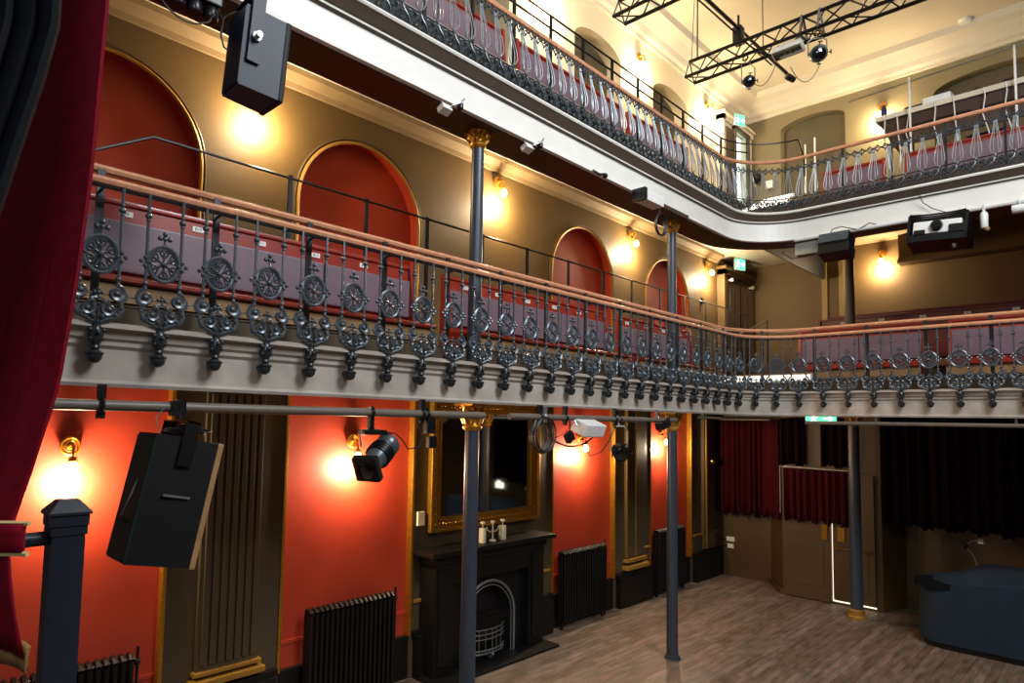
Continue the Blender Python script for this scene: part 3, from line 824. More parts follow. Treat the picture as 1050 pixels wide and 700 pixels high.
for R_, r_ in ((hw+.01, .02), (hw-.045, .008)):
    mb.tube([(xx+.01, c-R_, .02)]+[(xx+.01, c+R_*math.cos(t), zs+R_*math.sin(t)) for t in [PI*(1-i/24) for i in range(25)]]+[(xx+.01, c+R_, .02)], r_, 6)
mb.build('arch_trim', M['steel'], fp, True)
mb = MB()
for z in (.12, .16, .3, .36, .42):
    mb.tube([(xx-.02, c-.32, z), (xx+.06, c-.2, z), (xx+.09, c, z), (xx+.06, c+.2, z), (xx-.02, c+.32, z)], .008 if z > .2 else .011, 5)
for i in range(-2, 3): mb.tube([(xx+.085-.02*abs(i), c+i*.1, .1), (xx+.085-.02*abs(i), c+i*.1, .42)], .005, 4)
mb.box(xx, xx+.08, c-.02, c+.02, .05, .12); mb.ball((xx+.1, c, .1), .02)
mb.build('fire_basket', M['steel'], fp, True)
MB().box(-6.12, -5.7, 5.1, 7.3, 0, .035, bev=.008).build('hearth', M['black'], fp)

mr = thing('mirror', 'large gilt framed mirror hanging above the black fireplace', 'mirror', (-6.2, 6.3, 1.7))
y0, y1, z0, z1, fw = 5.28, 7.36, 1.7, 3.36, .16
mb = MB()
def frame(mb, y0, y1, z0, z1, w, x, d, bev):
    mb.box(x, x+d, y0, y0+w, z0, z1, bev=bev); mb.box(x, x+d, y1-w, y1, z0, z1, bev=bev)
    mb.box(x, x+d, y0+w*.9, y1-w*.9, z0, z0+w, bev=bev); mb.box(x, x+d, y0+w*.9, y1-w*.9, z1-w, z1, bev=bev)
frame(mb, y0, y1, z0, z1, .05, -6.22, .09, .014); frame(mb, y0+.05, y1-.05, z0+.05, z1-.05, .09, -6.22, .05, .01); frame(mb, y0+.13, y1-.13, z0+.13, z1-.13, .045, -6.22, .065, .01)
mb.build('frame', M['gold'], mr)
mb = MB()
def beads(ya, za, yb, zb, st):
    n = int(math.hypot(yb-ya, zb-za)/st)
    for i in range(n+1): mb.ball((-6.165, ya+(yb-ya)*i/n, za+(zb-za)*i/n), .019, 4)
for off in (.095,):
    beads(y0+off, z0+off, y0+off, z1-off, .055); beads(y1-off, z0+off, y1-off, z1-off, .055)
    beads(y0+off, z0+off, y1-off, z0+off, .055); beads(y0+off, z1-off, y1-off, z1-off, .055)
mb.build('beading', M['gold'], mr, True)
MB().box(-6.22, -6.2, y0+.15, y1-.15, z0+.15, z1-.15).build('mirror_glass', M['mirror'], mr)

for i, (y, lb) in enumerate(((6.05, 'ivory pillar candle on the mantel, left of two'), (6.43, 'ivory pillar candle on the mantel, right of two'))):
    t = thing('candle', lb, 'candle', (-6.0, y, 1.52), 'mantel candles')
    MB().lathe([(.045, 1.52), (.048, 1.53), (.047, 1.7), (.035, 1.705)], 14, Matrix.Translation((-6.0, y, 0))).build('wax', M['candle'], t, True)
    mb = MB(); mb.tube([(-6.0, y, 1.69), (-6.0, y, 1.76)], .006, 5); mb.lathe([(.008, 1.745), (.034, 1.765), (.034, 1.78), (.02, 1.79)], 10, Matrix.Translation((-6.0, y, 0)))
    mb.build('wick_holder', M['candle'], t, True)
t = thing('candlestick', 'pale three branched candlestick between the two mantel candles', 'candlestick', (-6.0, 6.24, 1.52))
mb = MB(); mb.lathe([(.05, 1.52), (.045, 1.535), (.012, 1.55), (.01, 1.62), (.018, 1.64), (.009, 1.66), (.009, 1.74), (.028, 1.76), (.03, 1.78), (.015, 1.785)], 12, Matrix.Translation((-6.0, 6.24, 0)))
mb.build('stem', M['candle'], t, True)
for s in (-1, 1):
    MB().tube([(-6.0, 6.24, 1.65), (-6.0, 6.24+s*.05, 1.64), (-6.0, 6.24+s*.1, 1.67), (-6.0, 6.24+s*.11, 1.71)], .007, 5).build('arm', M['candle'], t, True)
o = MB().box(-6.22, -6.18, 5.11, 5.22, 1.8, 1.97, bev=.008).build('thermostat', M['candle']); tag(o, 'small cream control box on olive wall left of the mirror', 'thermostat')

# ------------------------------------------------------------------ radiators
def radiator(label, y0, y1, h):
    t = thing('radiator', label, 'radiator', (-6.12, (y0+y1)/2, 0), 'black column radiators')
    n = int((y1-y0)/.062); sec = None
    for i in range(n):
        y = y0+(i+.5)*(y1-y0)/n
        if sec is None:
            mb = MB()
            for dx in (-.055, .0, .055): mb.tube([(dx, 0, .12), (dx, 0, h-.05)], .02, 6)
            mb.tube([(-.06, 0, h-.04), (-.03, 0, h-.01), (.03, 0, h-.01), (.06, 0, h-.04)], .022, 6); mb.tube([(-.06, 0, .13), (.06, 0, .13)], .022, 6)
            sec = q = mb.build('section', M['black'], t, True, local=True)
        else:
            q = sec.copy(); COL.objects.link(q); q.parent = t
        q.location = (0, y-(y0+y1)/2, 0)
    mb = MB(); mb.tube([(0, -(y1-y0)/2, h-.05), (0, (y1-y0)/2, h-.05)], .016, 6); mb.build('manifold', M['black'], t, True, local=True); mb = MB(); mb.tube([(0, -(y1-y0)/2, .13), (0, (y1-y0)/2, .13)], .018, 6)
    for s in (-1, 1): mb.tube([(0, s*((y1-y0)/2-.04), 0), (0, s*((y1-y0)/2-.04), .13)], .022, 6)
    mb.build('manifold', M['black'], t, True, local=True)
    s_ = (y1-y0)/2+.03
    MB().tube([(.0, s_, 0), (0, s_, h+.05)], .013, 6).build('supply_pipe', M['black'], t, True, local=True)
    MB().lathe([(.02, h-.1), (.026, h-.09), (.026, h-.06), (.018, h-.05)], 10, Matrix.Translation((0, s_, 0))).build('valve', M['black'], t, True, local=True)
radiator('black radiator at the foot of the leftmost red panel, behind the newel post', .95, 1.95, 1.05)
radiator('black radiator below the hanging spotlight, on the second red panel', 3.6, 4.72, 1.1)
radiator('black radiator on the red panel right of the fireplace', 7.85, 8.98, 1.15)
radiator('black radiator on the last red panel, behind the far grey column', 10.6, 11.6, 1.18)

# ------------------------------------------------------------------ lighting pipe and gear under the lower balcony
XP = -4.1; ZP = 3.143
def clamp(mb, x, y, z, r=.035):
    mb.ring((x, y, z), r+.008, .012, 'y', 12, 5); mb.box(x-.02, x+.02, y-.02, y+.02, z+r, 3.26); mb.box(x-.015, x+.015, y-.02, y+.02, z-r-.04, z-r)
def pipe(label, y0, y1, cl):
    t = thing('lighting_pipe', label, 'pipe', (XP, y0, ZP), 'lighting pipes under the lower balcony')
    MB().tube([(XP, y0, ZP), (XP, y1, ZP)], .031, 10).build('tube', M['pipe'], t, True)
    c0_ = None
    for y in cl:
        mb = MB(); clamp(mb, XP, y, ZP); mb.build('hanging_clamp', M['blackmetal'], t, True)
pipe('long grey lighting pipe left of the gilt fireplace column', .2, 4.12, (1.06, 3.4))
pipe('grey lighting pipe between the two floor columns', 4.46, 6.9, (4.9, 5.3, 6.2))
o = MB().tube([(-4.25, 8.5, 3.2), (-4.25, 9.2, 3.2)], .02).box(-4.265, -4.235, 8.7, 8.73, 3.2, 3.27).build('lighting_pipe', M['pipe'], None, True); tag(o, 'short pipe end beneath balcony right of the far column', 'pipe')
o = MB().tube([(-3.4, 10.16, 3.16), (3.5, 10.16, 3.16)], .026, 8).box(-2.5, -2.47, 10.15, 10.17, 3.16, 3.27).box(-1.0, -.97, 10.15, 10.17, 3.16, 3.27).build('lighting_pipe', M['pipe'], None, True); tag(o, 'pale pipe running along the underside of the back balcony', 'pipe')

# big hanging loudspeaker (bottom tilted back towards the stage)
def speaker(label, top, tilt, w, d, h, side, backm, edge, grip):
    """top = centre of the top face; depth along y (front faces +y)"""
    t = thing('loudspeaker', label, 'loudspeaker', top)
    T = Matrix.Rotation(tilt, 4, 'X')
    hw = w/2
    plan = [(-hw*.88, -d/2), (hw*.88, -d/2), (hw, d/2), (-hw, d/2)]
    MB().prism(plan, -h, 0, 'z', T=T).build('cabinet', side, t, local=True)
    MB().box(-hw*.87, hw*.87, -d/2-.006, -d/2, -h+.012, -.012, T=T).build('back_panel', backm, t, local=True)
    MB().box(-hw-.006, hw+.006, d/2, d/2+.035, -h-.006, .006, T=T, bev=.012).build('grille', edge, t, local=True)
    if not grip: return t, T
    mb = MB(); mb.box(hw, hw+.006, -.07, .08, -h*.46-.006, -h*.46+.006, T=T); mb.box(hw-.03, hw, -.07, .08, -h*.46-.006, -h*.46+.006, T=T); mb.build('handle', M['steel'], t, local=True)
    return t, T
t, T = speaker('large black loudspeaker hanging from the pipe before the leftmost red panel', (-4.02, 1.46, 2.96), math.radians(-11), .36, .34, .72, M['speaker'], M['green'], M['tan'], True)
mb = MB(); mb.box(.18, .19, -.04, .04, -.16, .1, T=T); mb.box(-.19, -.18, -.04, .04, -.16, .1, T=T); mb.box(-.19, .19, -.04, .04, .09, .1, T=T); mb.tube([(0, 0, .09), (-.06, .02, .16)], .012); mb.box(-.1, -.03, -.03, .05, .13, .22); mb.ring((-.08, .01, .183), .04, .014, 'y', 12, 5)
mb.build('yoke', M['blackmetal'], t, local=True)
mb = MB()
for i in range(5): mb.ring((.02+.01*i, .02*i-.02, .02+.012*i), .1+.012*(i % 3), .006, 'z', 20, 5, sz=.8, T=T)
mb.build('cable_coil', M['cable'], t, True, local=True)
MB().tube([(-.02, -.16, -.1), (.1, -.27, -.3), (.1, -.32, -.42), (.06, -.28, -.46), (0, -.22, -.44)], .007, 5).build('cable', M['cable'], t, True, local=True)
MB().tube([(0, -.1, .0), (-.03, -.12, .12), (-.06, -.05, .2), (-.08, .0, .19)], .004, 5).build('safety_wire', M['steel'], t, True, local=True)

t, T = speaker('tall black loudspeaker with a navy tint hanging from the upper balcony front, top left', (-3.83, 1.75, 5.6), math.radians(-4), .26, .25, .52, M['coolblack'], M['coolblack'], M['speaker'], False)
mb = MB(); mb.box(.13, .14, -.1, -.02, -.36, .1, T=T); mb.box(-.14, -.13, -.1, -.02, -.36, .1, T=T); mb.box(-.14, .14, -.1, -.02, .09, .1, T=T); mb.tube([(0, 0, .12), (-.1, 0, .22), (-.25, 0, .28)], .016)
mb.build('yoke', M['coolblack'], t, local=True)
mb = MB(); mb.lathe([(.03, 0), (.03, .02), (.014, .022), (.014, .05), (.02, .055)], 10, T=T @ Matrix.Translation((.138, -.06, -.2)) @ Matrix.Rotation(PI/2, 4, 'Y')); mb.build('yoke_knob', M['steel'], t, True, local=True)
MB().tube([(0, -.15, -.28), (.02, -.22, -.27), (.02, -.24, -.2), (0, -.22, -.08), (-.1, -.12, .05), (-.1, .0, .13)], .006, 5).build('cable', M['cable'], t, True, local=True)

# black lamp bar at the top left
t = thing('lamp_bar', 'black multi-lamp bar under the upper balcony front at top left', 'stage light', (-4.05, 1.3, 5.7))
MB().box(-4.12, -3.98, 1.08, 1.58, 5.68, 5.76, bev=.01).build('bar', M['blackmetal'], t)
for i in range(5):
    MB().lathe([(.045, -.09), (.05, -.08), (.045, -.02), (.03, 0)], 12, Matrix.Translation((-4.04, 1.13+i*.1, 5.69))).build('lamp_head', M['blackmetal'], t, True)
MB().tube([(-4.05, 1.25, 5.7)]+sag((-4.03, 1.2, 5.62), (-3.98, 1.5, 5.55), .08)+[(-3.98, 1.55, 5.66), (-3.95, 1.62, 5.5), (-3.9, 1.7, 5.45)], .006, 5).build('cable', M['cable'], t, True)
MB().tube([(-4.05, 1.2, 5.75), (-4.12, 1.2, 5.95)], .015).tube([(-4.05, 1.5, 5.75), (-4.12, 1.5, 5.95)], .015).build('bracket', M['blackmetal'], t, True)

# profile spotlight hanging from the left pipe
t = thing('spotlight', 'black profile spotlight hanging from pipe in front of the second red panel', 'stage light', (XP, 2.92, ZP))
MB().ring((XP, 2.9, ZP), .042, .012, 'y', 12, 5).box(XP-.02, XP+.02, 2.88, 2.92, ZP-.13, ZP-.04).build('clamp', M['blackmetal'], t, True)
MB().box(XP-.05, XP+.05, 2.82, 3.02, ZP-.17, ZP-.13, bev=.006).build('ballast', M['blackmetal'], t)
a0_, a1_ = Vector((XP+.08, 2.84, 2.74)), Vector((XP-.06, 3.14, 2.92))
T = frame_to(a0_, a1_)
MB().lathe([(.075, 0), (.08, .02), (.075, .1), (.085, .12), (.09, .22), (.085, .24), (.07, .26), (.095, .29), (.095, .34), (.06, .37)], 18, T).build('body', M['iron'], t, True)
mb = MB(); mb.box(-.1, .1, -.1, .1, -.06, .01, T=T, bev=.02); mb.build('lens_hood', M['speaker'], t)
MB().lathe([(.07, -.063), (.06, -.068), (.01, -.07)], 16, T).build('lens', M['lens'], t, True)
mb = MB()
for i in range(5): mb.lathe([(.1, 0), (.102, .008), (.1, .012)], 18, T @ Matrix.Translation((0, 0, .13+.022*i)))
mb.build('cooling_fins', M['blackmetal'], t, True)
mb = MB(); mb.tube([a0_+Vector((-.02, -.06, .15)), (XP, 2.8, 3.0), (XP, 2.92, 3.02), (XP, 3.07, 2.99), a1_+Vector((.03, -.05, .02))], .009, 5); mb.tube([(XP, 2.92, 3.0), (XP, 2.92, ZP-.16)], .012); mb.build('yoke', M['steel'], t, True)
MB().tube([(XP, 3.02, ZP-.15), (XP+.02, 3.12, ZP-.16), (XP+.02, 3.2, 2.93), (XP+.01, 3.26, 2.86), (XP, 3.38, 2.87), (XP, 3.42, 2.96), (XP, 3.36, 3.06), (XP, 3.38, 3.13)], .006, 5).build('cable', M['cable'], t, True)
t = thing('pipe_connector', 'black cable connector box clamped on the pipe left of the mirror', 'connector', (XP, 3.5, ZP-.2))
MB().box(XP-.03, XP+.03, 3.44, 3.53, ZP-.16, ZP-.03, bev=.008).box(XP-.025, XP+.025, 3.47, 3.55, ZP-.28, ZP-.18, bev=.008).build('box', M['blackmetal'], t)
MB().ring((XP, 3.45, ZP), .04, .014, 'y', 12, 5).build('clamp', M['blackmetal'], t, True)

# coiled cables, white floodlight and small PAR on the second pipe
t = thing('cable_coil', 'hanging coil of black cable on the pipe right of the mirror', 'cable', (XP, 4.95, ZP))
mb = MB()
for i in range(6): mb.ring((XP+.015*i-.03, 4.93+.012*(i % 3), ZP-.17), .14+.007*(i % 4), .0075, 'x', 22, 5, sz=1.15)
mb.build('coil', M['cable'], t, True)
mb = MB(); mb.tube(sag((XP+.02, 5.05, ZP-.2), (XP, 5.95, ZP-.1), .14, 14), .009, 5); mb.tube(sag((XP+.02, 5.05, ZP-.05), (XP, 5.25, ZP-.02), -.04, 8), .006, 5); mb.build('trailing_cable', M['cable'], t, True)
MB().tube(sag((XP+.03, 4.95, ZP-.2), (XP+.02, 5.45, ZP-.02), .07, 12), .005, 5).build('red_cable', M['redcable'], t, True)
MB().box(XP-.03, XP+.03, 4.92, 4.98, ZP-.05, ZP+.1).ring((XP, 4.95, ZP), .04, .012, 'y', 10, 5).build('clamp', M['steel'], t, True)
t = thing('floodlight', 'small white floodlight box clamped below the pipe', 'stage light', (XP, 5.6, ZP))
T = Matrix.Translation((XP+.06, 5.62, ZP-.09)) @ Matrix.Rotation(math.radians(22), 4, 'Y')
MB().box(-.09, .11, -.17, .17, -.07, .06, T=T, bev=.012).build('housing', M['white'], t)
MB().box(-.08, .1, -.15, .15, -.078, -.07, T=T).build('glass', M['steel'], t)
MB().tube([(XP+.05, 5.44, ZP-.08), (XP, 5.44, ZP), (XP, 5.44, ZP+.03)], .01).tube([(XP+.05, 5.8, ZP-.08), (XP, 5.8, ZP), (XP, 5.8, ZP+.03)], .01).build('bracket', M['steel'], t, True)
o = MB().box(-.03, .03, -.05, .05, -.08, .02, T=Matrix.Translation((XP+.05, 5.3, ZP-.17)) @ Matrix.Rotation(.5, 4, 'X'), bev=.008).tube([(XP+.05, 5.32, ZP-.14), (XP+.02, 5.36, ZP-.05), (XP, 5.38, ZP)], .008).build('power_plug', M['blackmetal']); tag(o, 'small black plug hanging left of the white floodlight', 'plug')

def par(name, label, at_, aim, r, L, group=None, yoke_top=None, bodym=None, cable=None):
    """short lamp: at_ = body centre, aim = direction of the lens"""
    at_ = Vector(at_); d = Vector(aim).normalized()
    t = thing(name, label, 'stage light', at_, group)
    T = frame_to(at_-d*L/2, at_+d*L/2)
    MB().lathe([(r*.45, -.02), (r*.7, 0), (r*.95, L*.25), (r, L*.35), (r, L*.9), (r*1.1, L*.92), (r*1.1, L), (r*.9, L+.002)], 18, T).build('body', bodym or M['blackmetal'], t, True)
    MB().lathe([(r*.88, L), (r*.8, L+.006), (r*.1, L+.012)], 16, T).build('lens', M['lens'], t, True)
    mb = MB()
    for a in range(4):
        Q = T @ Matrix.Rotation(a*PI/2, 4, 'Z')
        mb.tube([Q @ Vector((r*1.0, 0, L*.97)), Q @ Vector((r*1.35, 0, L*1.12))], .008, 4)
        mb.box(r*1.3, r*1.45, -.03, .03, L*1.08, L*1.16, T=Q)
    mb.build('barn_doors', M['blackmetal'], t, True)
    if yoke_top:
        yt = Vector(yoke_top); s = d.cross(Vector((0, 0, 1))).normalized()*(r*1.12)
        b = yt-Vector((0, 0, .08))
        MB().tube([at_+s, at_+s*1.05+Vector((0, 0, (b.z-at_.z)*.8)), b+s*.6, b, b-s*.6, at_-s*1.05+Vector((0, 0, (b.z-at_.z)*.8)), at_-s], .009, 5).tube([b, yt], .012, 6).build('yoke', M['steel'], t, True)
        MB().ring(yt, .04, .012, 'y', 10, 5).build('clamp', M['blackmetal'], t, True)
    if cable: MB().tube(cable, .006, 5).build('cable', M['cable'], t, True)
    return t
par('spotlight', 'small black lamp in a wire yoke hanging between the red panels', (XP, 6.3, 2.78), (.75, -.6, -.25), .085, .2, None, (XP, 6.3, ZP), M['blackmetal'],
    [(XP, 6.35, 2.8), (XP, 6.5, 2.9), (XP, 6.46, 3.06), (XP, 6.36, 3.16), (XP, 6.25, 3.1), (XP, 6.1, 2.9), (XP, 5.95, 2.78), (XP, 5.75, 2.74), (XP, 5.62, 2.85), (XP, 5.62, 3.02)])
o = MB().box(-.06, .06, -.09, .09, -.05, .05, T=Matrix.Translation((-4.12, 7.3, 3.1)) @ Matrix.Rotation(.35, 4, 'X'), bev=.01).tube([(-4.12, 7.3, 3.12), (-4.2, 7.28, 3.26)], .012).build('sensor_box', M['blackmetal']); tag(o, 'small black box fixed beneath the balcony left of the far column', 'sensor')
o = MB().tube([(XP, 6.9, ZP), (XP, 7.6, ZP+.01)], .024).box(XP-.015, XP+.015, 7.1, 7.13, ZP, 3.27).build('lighting_pipe', M['pipe'], None, True); tag(o, 'thin pipe reaching to the far column capital, beside the small black box', 'pipe')
# ------------------------------------------------------------------ gear along the upper balcony front
def bracket_light(label, y):
    t = thing('floodlight', label, 'stage light', (-4.1, y, 5.85), 'small pale lights under the upper balcony front')
    T = Matrix.Translation((-4.16, y, 5.82)) @ Matrix.Rotation(math.radians(-25), 4, 'Y')
    MB().box(-.04, .04, -.055, .055, -.035, .02, T=T, bev=.006).build('housing', M['white'], t)
    MB().tube([(-4.16, y-.02, 5.85), (-4.2, y-.02, 5.92)], .01).tube([(-4.1, y+.03, 5.84), (-4.06, y+.1, 5.88), (-4.08, y+.16, 5.94)], .008).build('bracket', M['steel'], t, True)
    MB().lathe([(.02, 0), (.03, .01), (.03, .05), (.02, .06)], 10, Matrix.Translation((-4.1, y+.13, 5.84))).build('knob', M['blackmetal'], t, True)
bracket_light('small pale bracket light left of the first upper column', 3.62)
bracket_light('small pale bracket light right of the first upper column', 4.72)
o = MB().tube([(-4.1, 5.75, 5.88), (-4.06, 5.82, 5.84), (-4.05, 5.9, 5.86)], .014).ball((-4.05, 5.92, 5.85), .03).build('pipe_clamp', M['blackmetal'], None, True); tag(o, 'small dark clamp under the upper balcony front, mid span', 'clamp')
t = thing('junction_box', 'long pale box with hanging cable ring left of the second upper column', 'box', (-4.1, 7.0, 5.78))
MB().box(-4.16, -4.0, 6.72, 7.12, 5.78, 5.91, bev=.01).build('housing', M['white'], t)
MB().box(-4.17, -3.99, 6.66, 6.72, 5.77, 5.92, bev=.01).build('end_cap', M['blackmetal'], t)
MB().box(-4.24, -4.1, 7.12, 7.95, 5.84, 5.895).build('bracket_arm', M['darkwood'], t)
mb = MB()
for i in range(3): mb.ring((-4.08+.012*i, 7.16, 5.58), .115+.006*i, .01, 'x', 20, 5, sz=1.1)
mb.tube([(-4.08, 7.16, 5.69), (-4.08, 7.15, 5.86)], .009); mb.build('cable_ring', M['cable'], t, True)

PB = 9.98
o = MB().tube([(-3.45, PB, 5.87), (3.5, PB, 5.87)], .03, 8).build('lighting_pipe', M['white'], None, True); tag(o, 'pale pipe along the lower edge of the upper back balcony', 'pipe')
t = thing('junction_box', 'pale grey box hanging from back balcony pipe near the corner', 'box', (-3.25, PB, 5.7))
MB().box(-3.43, -3.08, PB-.06, PB+.1, 5.62, 5.8, bev=.012).build('housing', M['steel'], t)
MB().tube([(-3.4, PB, 5.78), (-3.55, PB-.05, 5.8), (-3.62, PB-.02, 5.7), (-3.5, PB, 5.6), (-3.3, PB, 5.6), (-3.2, PB, 5.64)], .008, 5).build('cable', M['cable'], t, True)
MB().tube([(-3.35, PB, 5.8), (-3.35, PB, 5.87)], .012).tube([(-3.15, PB, 5.8), (-3.15, PB, 5.87)], .012).build('bracket', M['blackmetal'], t, True)
t = thing('loudspeaker', 'black box speaker hanging from back balcony pipe beside the pale box', 'loudspeaker', (-2.92, PB, 5.6))
T = Matrix.Translation((-2.88, PB-.02, 5.68)) @ Matrix.Rotation(math.radians(-14), 4, 'X')
MB().prism([(-.2, -.02), (.18, -.02), (.2, .14), (-.18, .14)], -.15, .15, 'y', T=T).box(-.2, .2, -.14, .16, -.16, -.02, T=T, bev=.01).build('cabinet', M['blackmetal'], t)
MB().box(-.19, .19, -.165, -.15, .0, .13, T=T).build('front_panel', M['iron'], t)
MB().tube([(-3.02, PB, 5.8), (-3.02, PB, 5.87)], .014).tube([(-2.76, PB, 5.8), (-2.76, PB, 5.87)], .014).build('bracket', M['blackmetal'], t, True)
MB().tube([(-2.95, PB-.1, 5.82), (-2.9, PB-.12, 5.9), (-2.8, PB-.08, 5.93), (-2.6, PB-.02, 5.86), (-2.45, PB-.05, 5.92), (-2.35, PB, 5.88)], .007, 5).build('cable', M['cable'], t, True)
t = thing('projector', 'white projector in a black cradle hanging below the upper back balcony', 'projector', (-1.66, PB, 5.45))
T = Matrix.Translation((-1.66, PB, 5.62)) @ Matrix.Rotation(math.radians(-8), 4, 'X') @ Matrix.Rotation(math.radians(4), 4, 'Y')
MB().box(-.26, .26, -.22, .2, -.06, .11, T=T, bev=.03).build('body', M['white'], t)
mb = MB(); mb.box(-.32, .32, -.22, .22, -.16, -.06, T=T, bev=.01); mb.box(-.32, -.29, -.22, .22, -.16, .2, T=T); mb.box(.29, .32, -.22, .22, -.16, .2, T=T); mb.box(-.24, -.12, -.235, -.2, -.07, -.01, T=T); mb.box(.13, .29, -.235, -.2, -.07, .03, T=T); mb.build('cradle', M['blackmetal'], t)
MB().lathe([(.07, 0), (.075, .02), (.06, .05), (.05, .052), (.01, .05)], 16, T @ Matrix.Translation((.0, -.22, .03)) @ Matrix.Rotation(PI/2, 4, 'X')).build('lens', M['lens'], t, True)
mb = MB()
for i in range(5): mb.tube([T @ p for p in sag((-.3, -.24+.03*i, .2-.01*i), (.3, -.24+.03*i, .2-.008*i), .02+.006*i, 12)], .012, 5)
mb.build('cable_bundle', M['cable'], t, True)
MB().tube([T @ Vector((-.28, 0, .2)), (-1.93, PB, 5.87)], .014).tube([T @ Vector((.3, 0, .2)), (-1.38, PB, 5.87)], .014).build('hanging_arms', M['blackmetal'], t, True)
MB().lathe([(.012, -.05), (.03, -.03), (.03, 0), (.01, .02)], 10, Matrix.Translation((-1.5, PB-.1, 5.44))).build('knob', M['steel'], t, True)
def can(label, x, m, L=.2):
    t = thing('spotlight', label, 'stage light', (x, PB, 5.7), 'small white lights on the back balcony pipe')
    MB().lathe([(.035, -L), (.042, -L+.01), (.042, -.03), (.03, 0)], 12, Matrix.Translation((x, PB-.03, 5.8))).build('body', m, t, True)
    MB().ring((x, PB, 5.87), .04, .012, 'x', 10, 5).box(x-.012, x+.012, PB-.04, PB, 5.78, 5.86).build('clamp', m, t, True)
    MB().ball((x+.03, PB-.05, 5.8-L-.02), .03, 6).build('lamp_end', M['tan'], t, True)
can('slim white light hanging from the pipe right of the projector', -1.2, M['white'], .2)
o = MB().lathe([(.05, -.1), (.055, -.08), (.055, .12), (.04, .14)], 12, Matrix.Translation((-.83, PB, 5.78)) @ Matrix.Rotation(PI/2, 4, 'Y')).ring((-.86, PB, 5.86), .04, .012, 'x', 10, 5).build('spotlight', M['white'], None, True); tag(o, 'short white lamp on the back balcony pipe at the right edge', 'stage light')
o = MB().tube([(-1.9, BY-.14, 6.25), (-1.85, BY-.06, 6.1), (-1.75, BY-.05, 6.0), (-1.62, BY-.08, 5.92), (-1.55, PB, 5.88)], .006, 5).build('cable', M['cable'], None, True); tag(o, 'loose dark cable down the upper back balcony front above the projector', 'cable')

# exit signs
def exit_sign(label, loc, rz, w=.34, h=.17, tilt=0):
    t = thing('exit_sign', label, 'sign', loc, 'green exit signs', rz)
    MB().box(-.03, 0, -w/2, w/2, -h/2, h/2, bev=.006).build('housing', M['white'], t, local=True)
    MB().box(0, .004, -w/2+.012, w/2-.012, -h/2+.012, h/2-.012).build('lit_face', M['exitg'], t, local=True)
    mb = MB(); y = -w*.22
    mb.ball((.005, y+.012, h*.27), h*.07, 5, sq=(.25, 1, 1))
    for p in ([(y, h*.18), (y-.01, -h*.05)], [(y-.01, -h*.05), (y+.03, -h*.15), (y+.02, -h*.32)], [(y-.01, -h*.05), (y-.03, -h*.2), (y-.06, -h*.24)], [(y, h*.14), (y+.04, h*.06), (y+.055, h*.14)], [(y, h*.14), (y-.04, h*.1), (y-.045, h*.0)]):
        mb.tube([(.005, a, b) for a, b in p], h*.045, 4)
    mb.tube([(.005, w*.08, 0), (.005, w*.36, 0)], h*.05, 4); mb.tube([(.005, w*.26, h*.2), (.005, w*.37, 0), (.005, w*.26, -h*.2)], h*.05, 4)
    mb.build('running_figure', M['exitw'], t, True, local=True)
    return t
exit_sign('green exit sign above the upper lobby door near the ceiling', (-6.02, 14.1, 10.0), -.35, .32, .27)
exit_sign('green exit sign above the lobby doors of the lower balcony', (-6.0, 14.0, 6.66), -.35, .32, .26)
exit_sign('bright green exit sign under the back balcony, above the brown doors', (-3.72, 11.85, 3.24), -PI/2, .5, .2)

# small wall boxes
o = MB().box(-5.82, -5.66, YB-.1, YB, 8.6, 8.78, bev=.01).build('emergency_light', M['white']); tag(o, 'small white box light on the back wall by the upper exit sign', 'light')
o = MB().ball((-6.0, YB-.12, 8.9), .1, 8).box(-6.05, -5.95, YB-.1, YB, 8.85, 8.95).build('wall_speaker', M['blackmetal'], None, True); tag(o, 'round black wall fitting beside the upper lobby door', 'speaker')
o = MB().box(WX, WX+.04, 12.72, 12.8, 5.62, 5.75, bev=.006).build('call_point', M['blackmetal']); tag(o, 'tiny dark switch box on olive wall below the last balcony lamp', 'switch')
for i, (y, lb) in enumerate(((13.75, 'tiny white lamp over the left lobby door of the lower balcony'), (14.85, 'tiny white lamp over the right end of the lobby doors'))):
    o = MB().ball((-6.08, y, 6.28), .045, 6).box(-6.17, -6.08, y-.02, y+.02, 6.26, 6.3).build('door_lamp', M['white'], None, True); tag(o, lb, 'light', 'lobby door lamps')
t = thing('socket_outlet', 'white double sockets on the brown back wall left of the doors', 'socket', (-5.97, YL, .6))
MB().box(-6.05, -5.88, YL-.03, YL, .7, .79, bev=.006).build('socket_plate', M['white'], t); MB().box(-6.03, -5.9, YL-.03, YL, .56, .65, bev=.006).build('socket_plate', M['white'], t)
MB().tube([(-6.05, YL-.03, .75), (-6.15, YL-.03, .72), (-6.26, YL-.05, .66)], .009).tube([(-6.03, YL-.03, .6), (-6.15, YL-.03, .58), (-6.26, YL-.05, .52)], .009).build('cable', M['cable'], t, True)
o = MB().ball((-6.12, 12.85, 2.36), .08, 8).lathe([(.09, 0), (.1, .01), (.06, .03)], 14, Matrix.Translation((-6.15, 12.85, 2.36)) @ Matrix.Rotation(PI/2, 4, 'Y')).build('brass_dome', M['brass'], None, True); tag(o, 'round brass dome on the end pilaster beside the red curtain', 'bell')

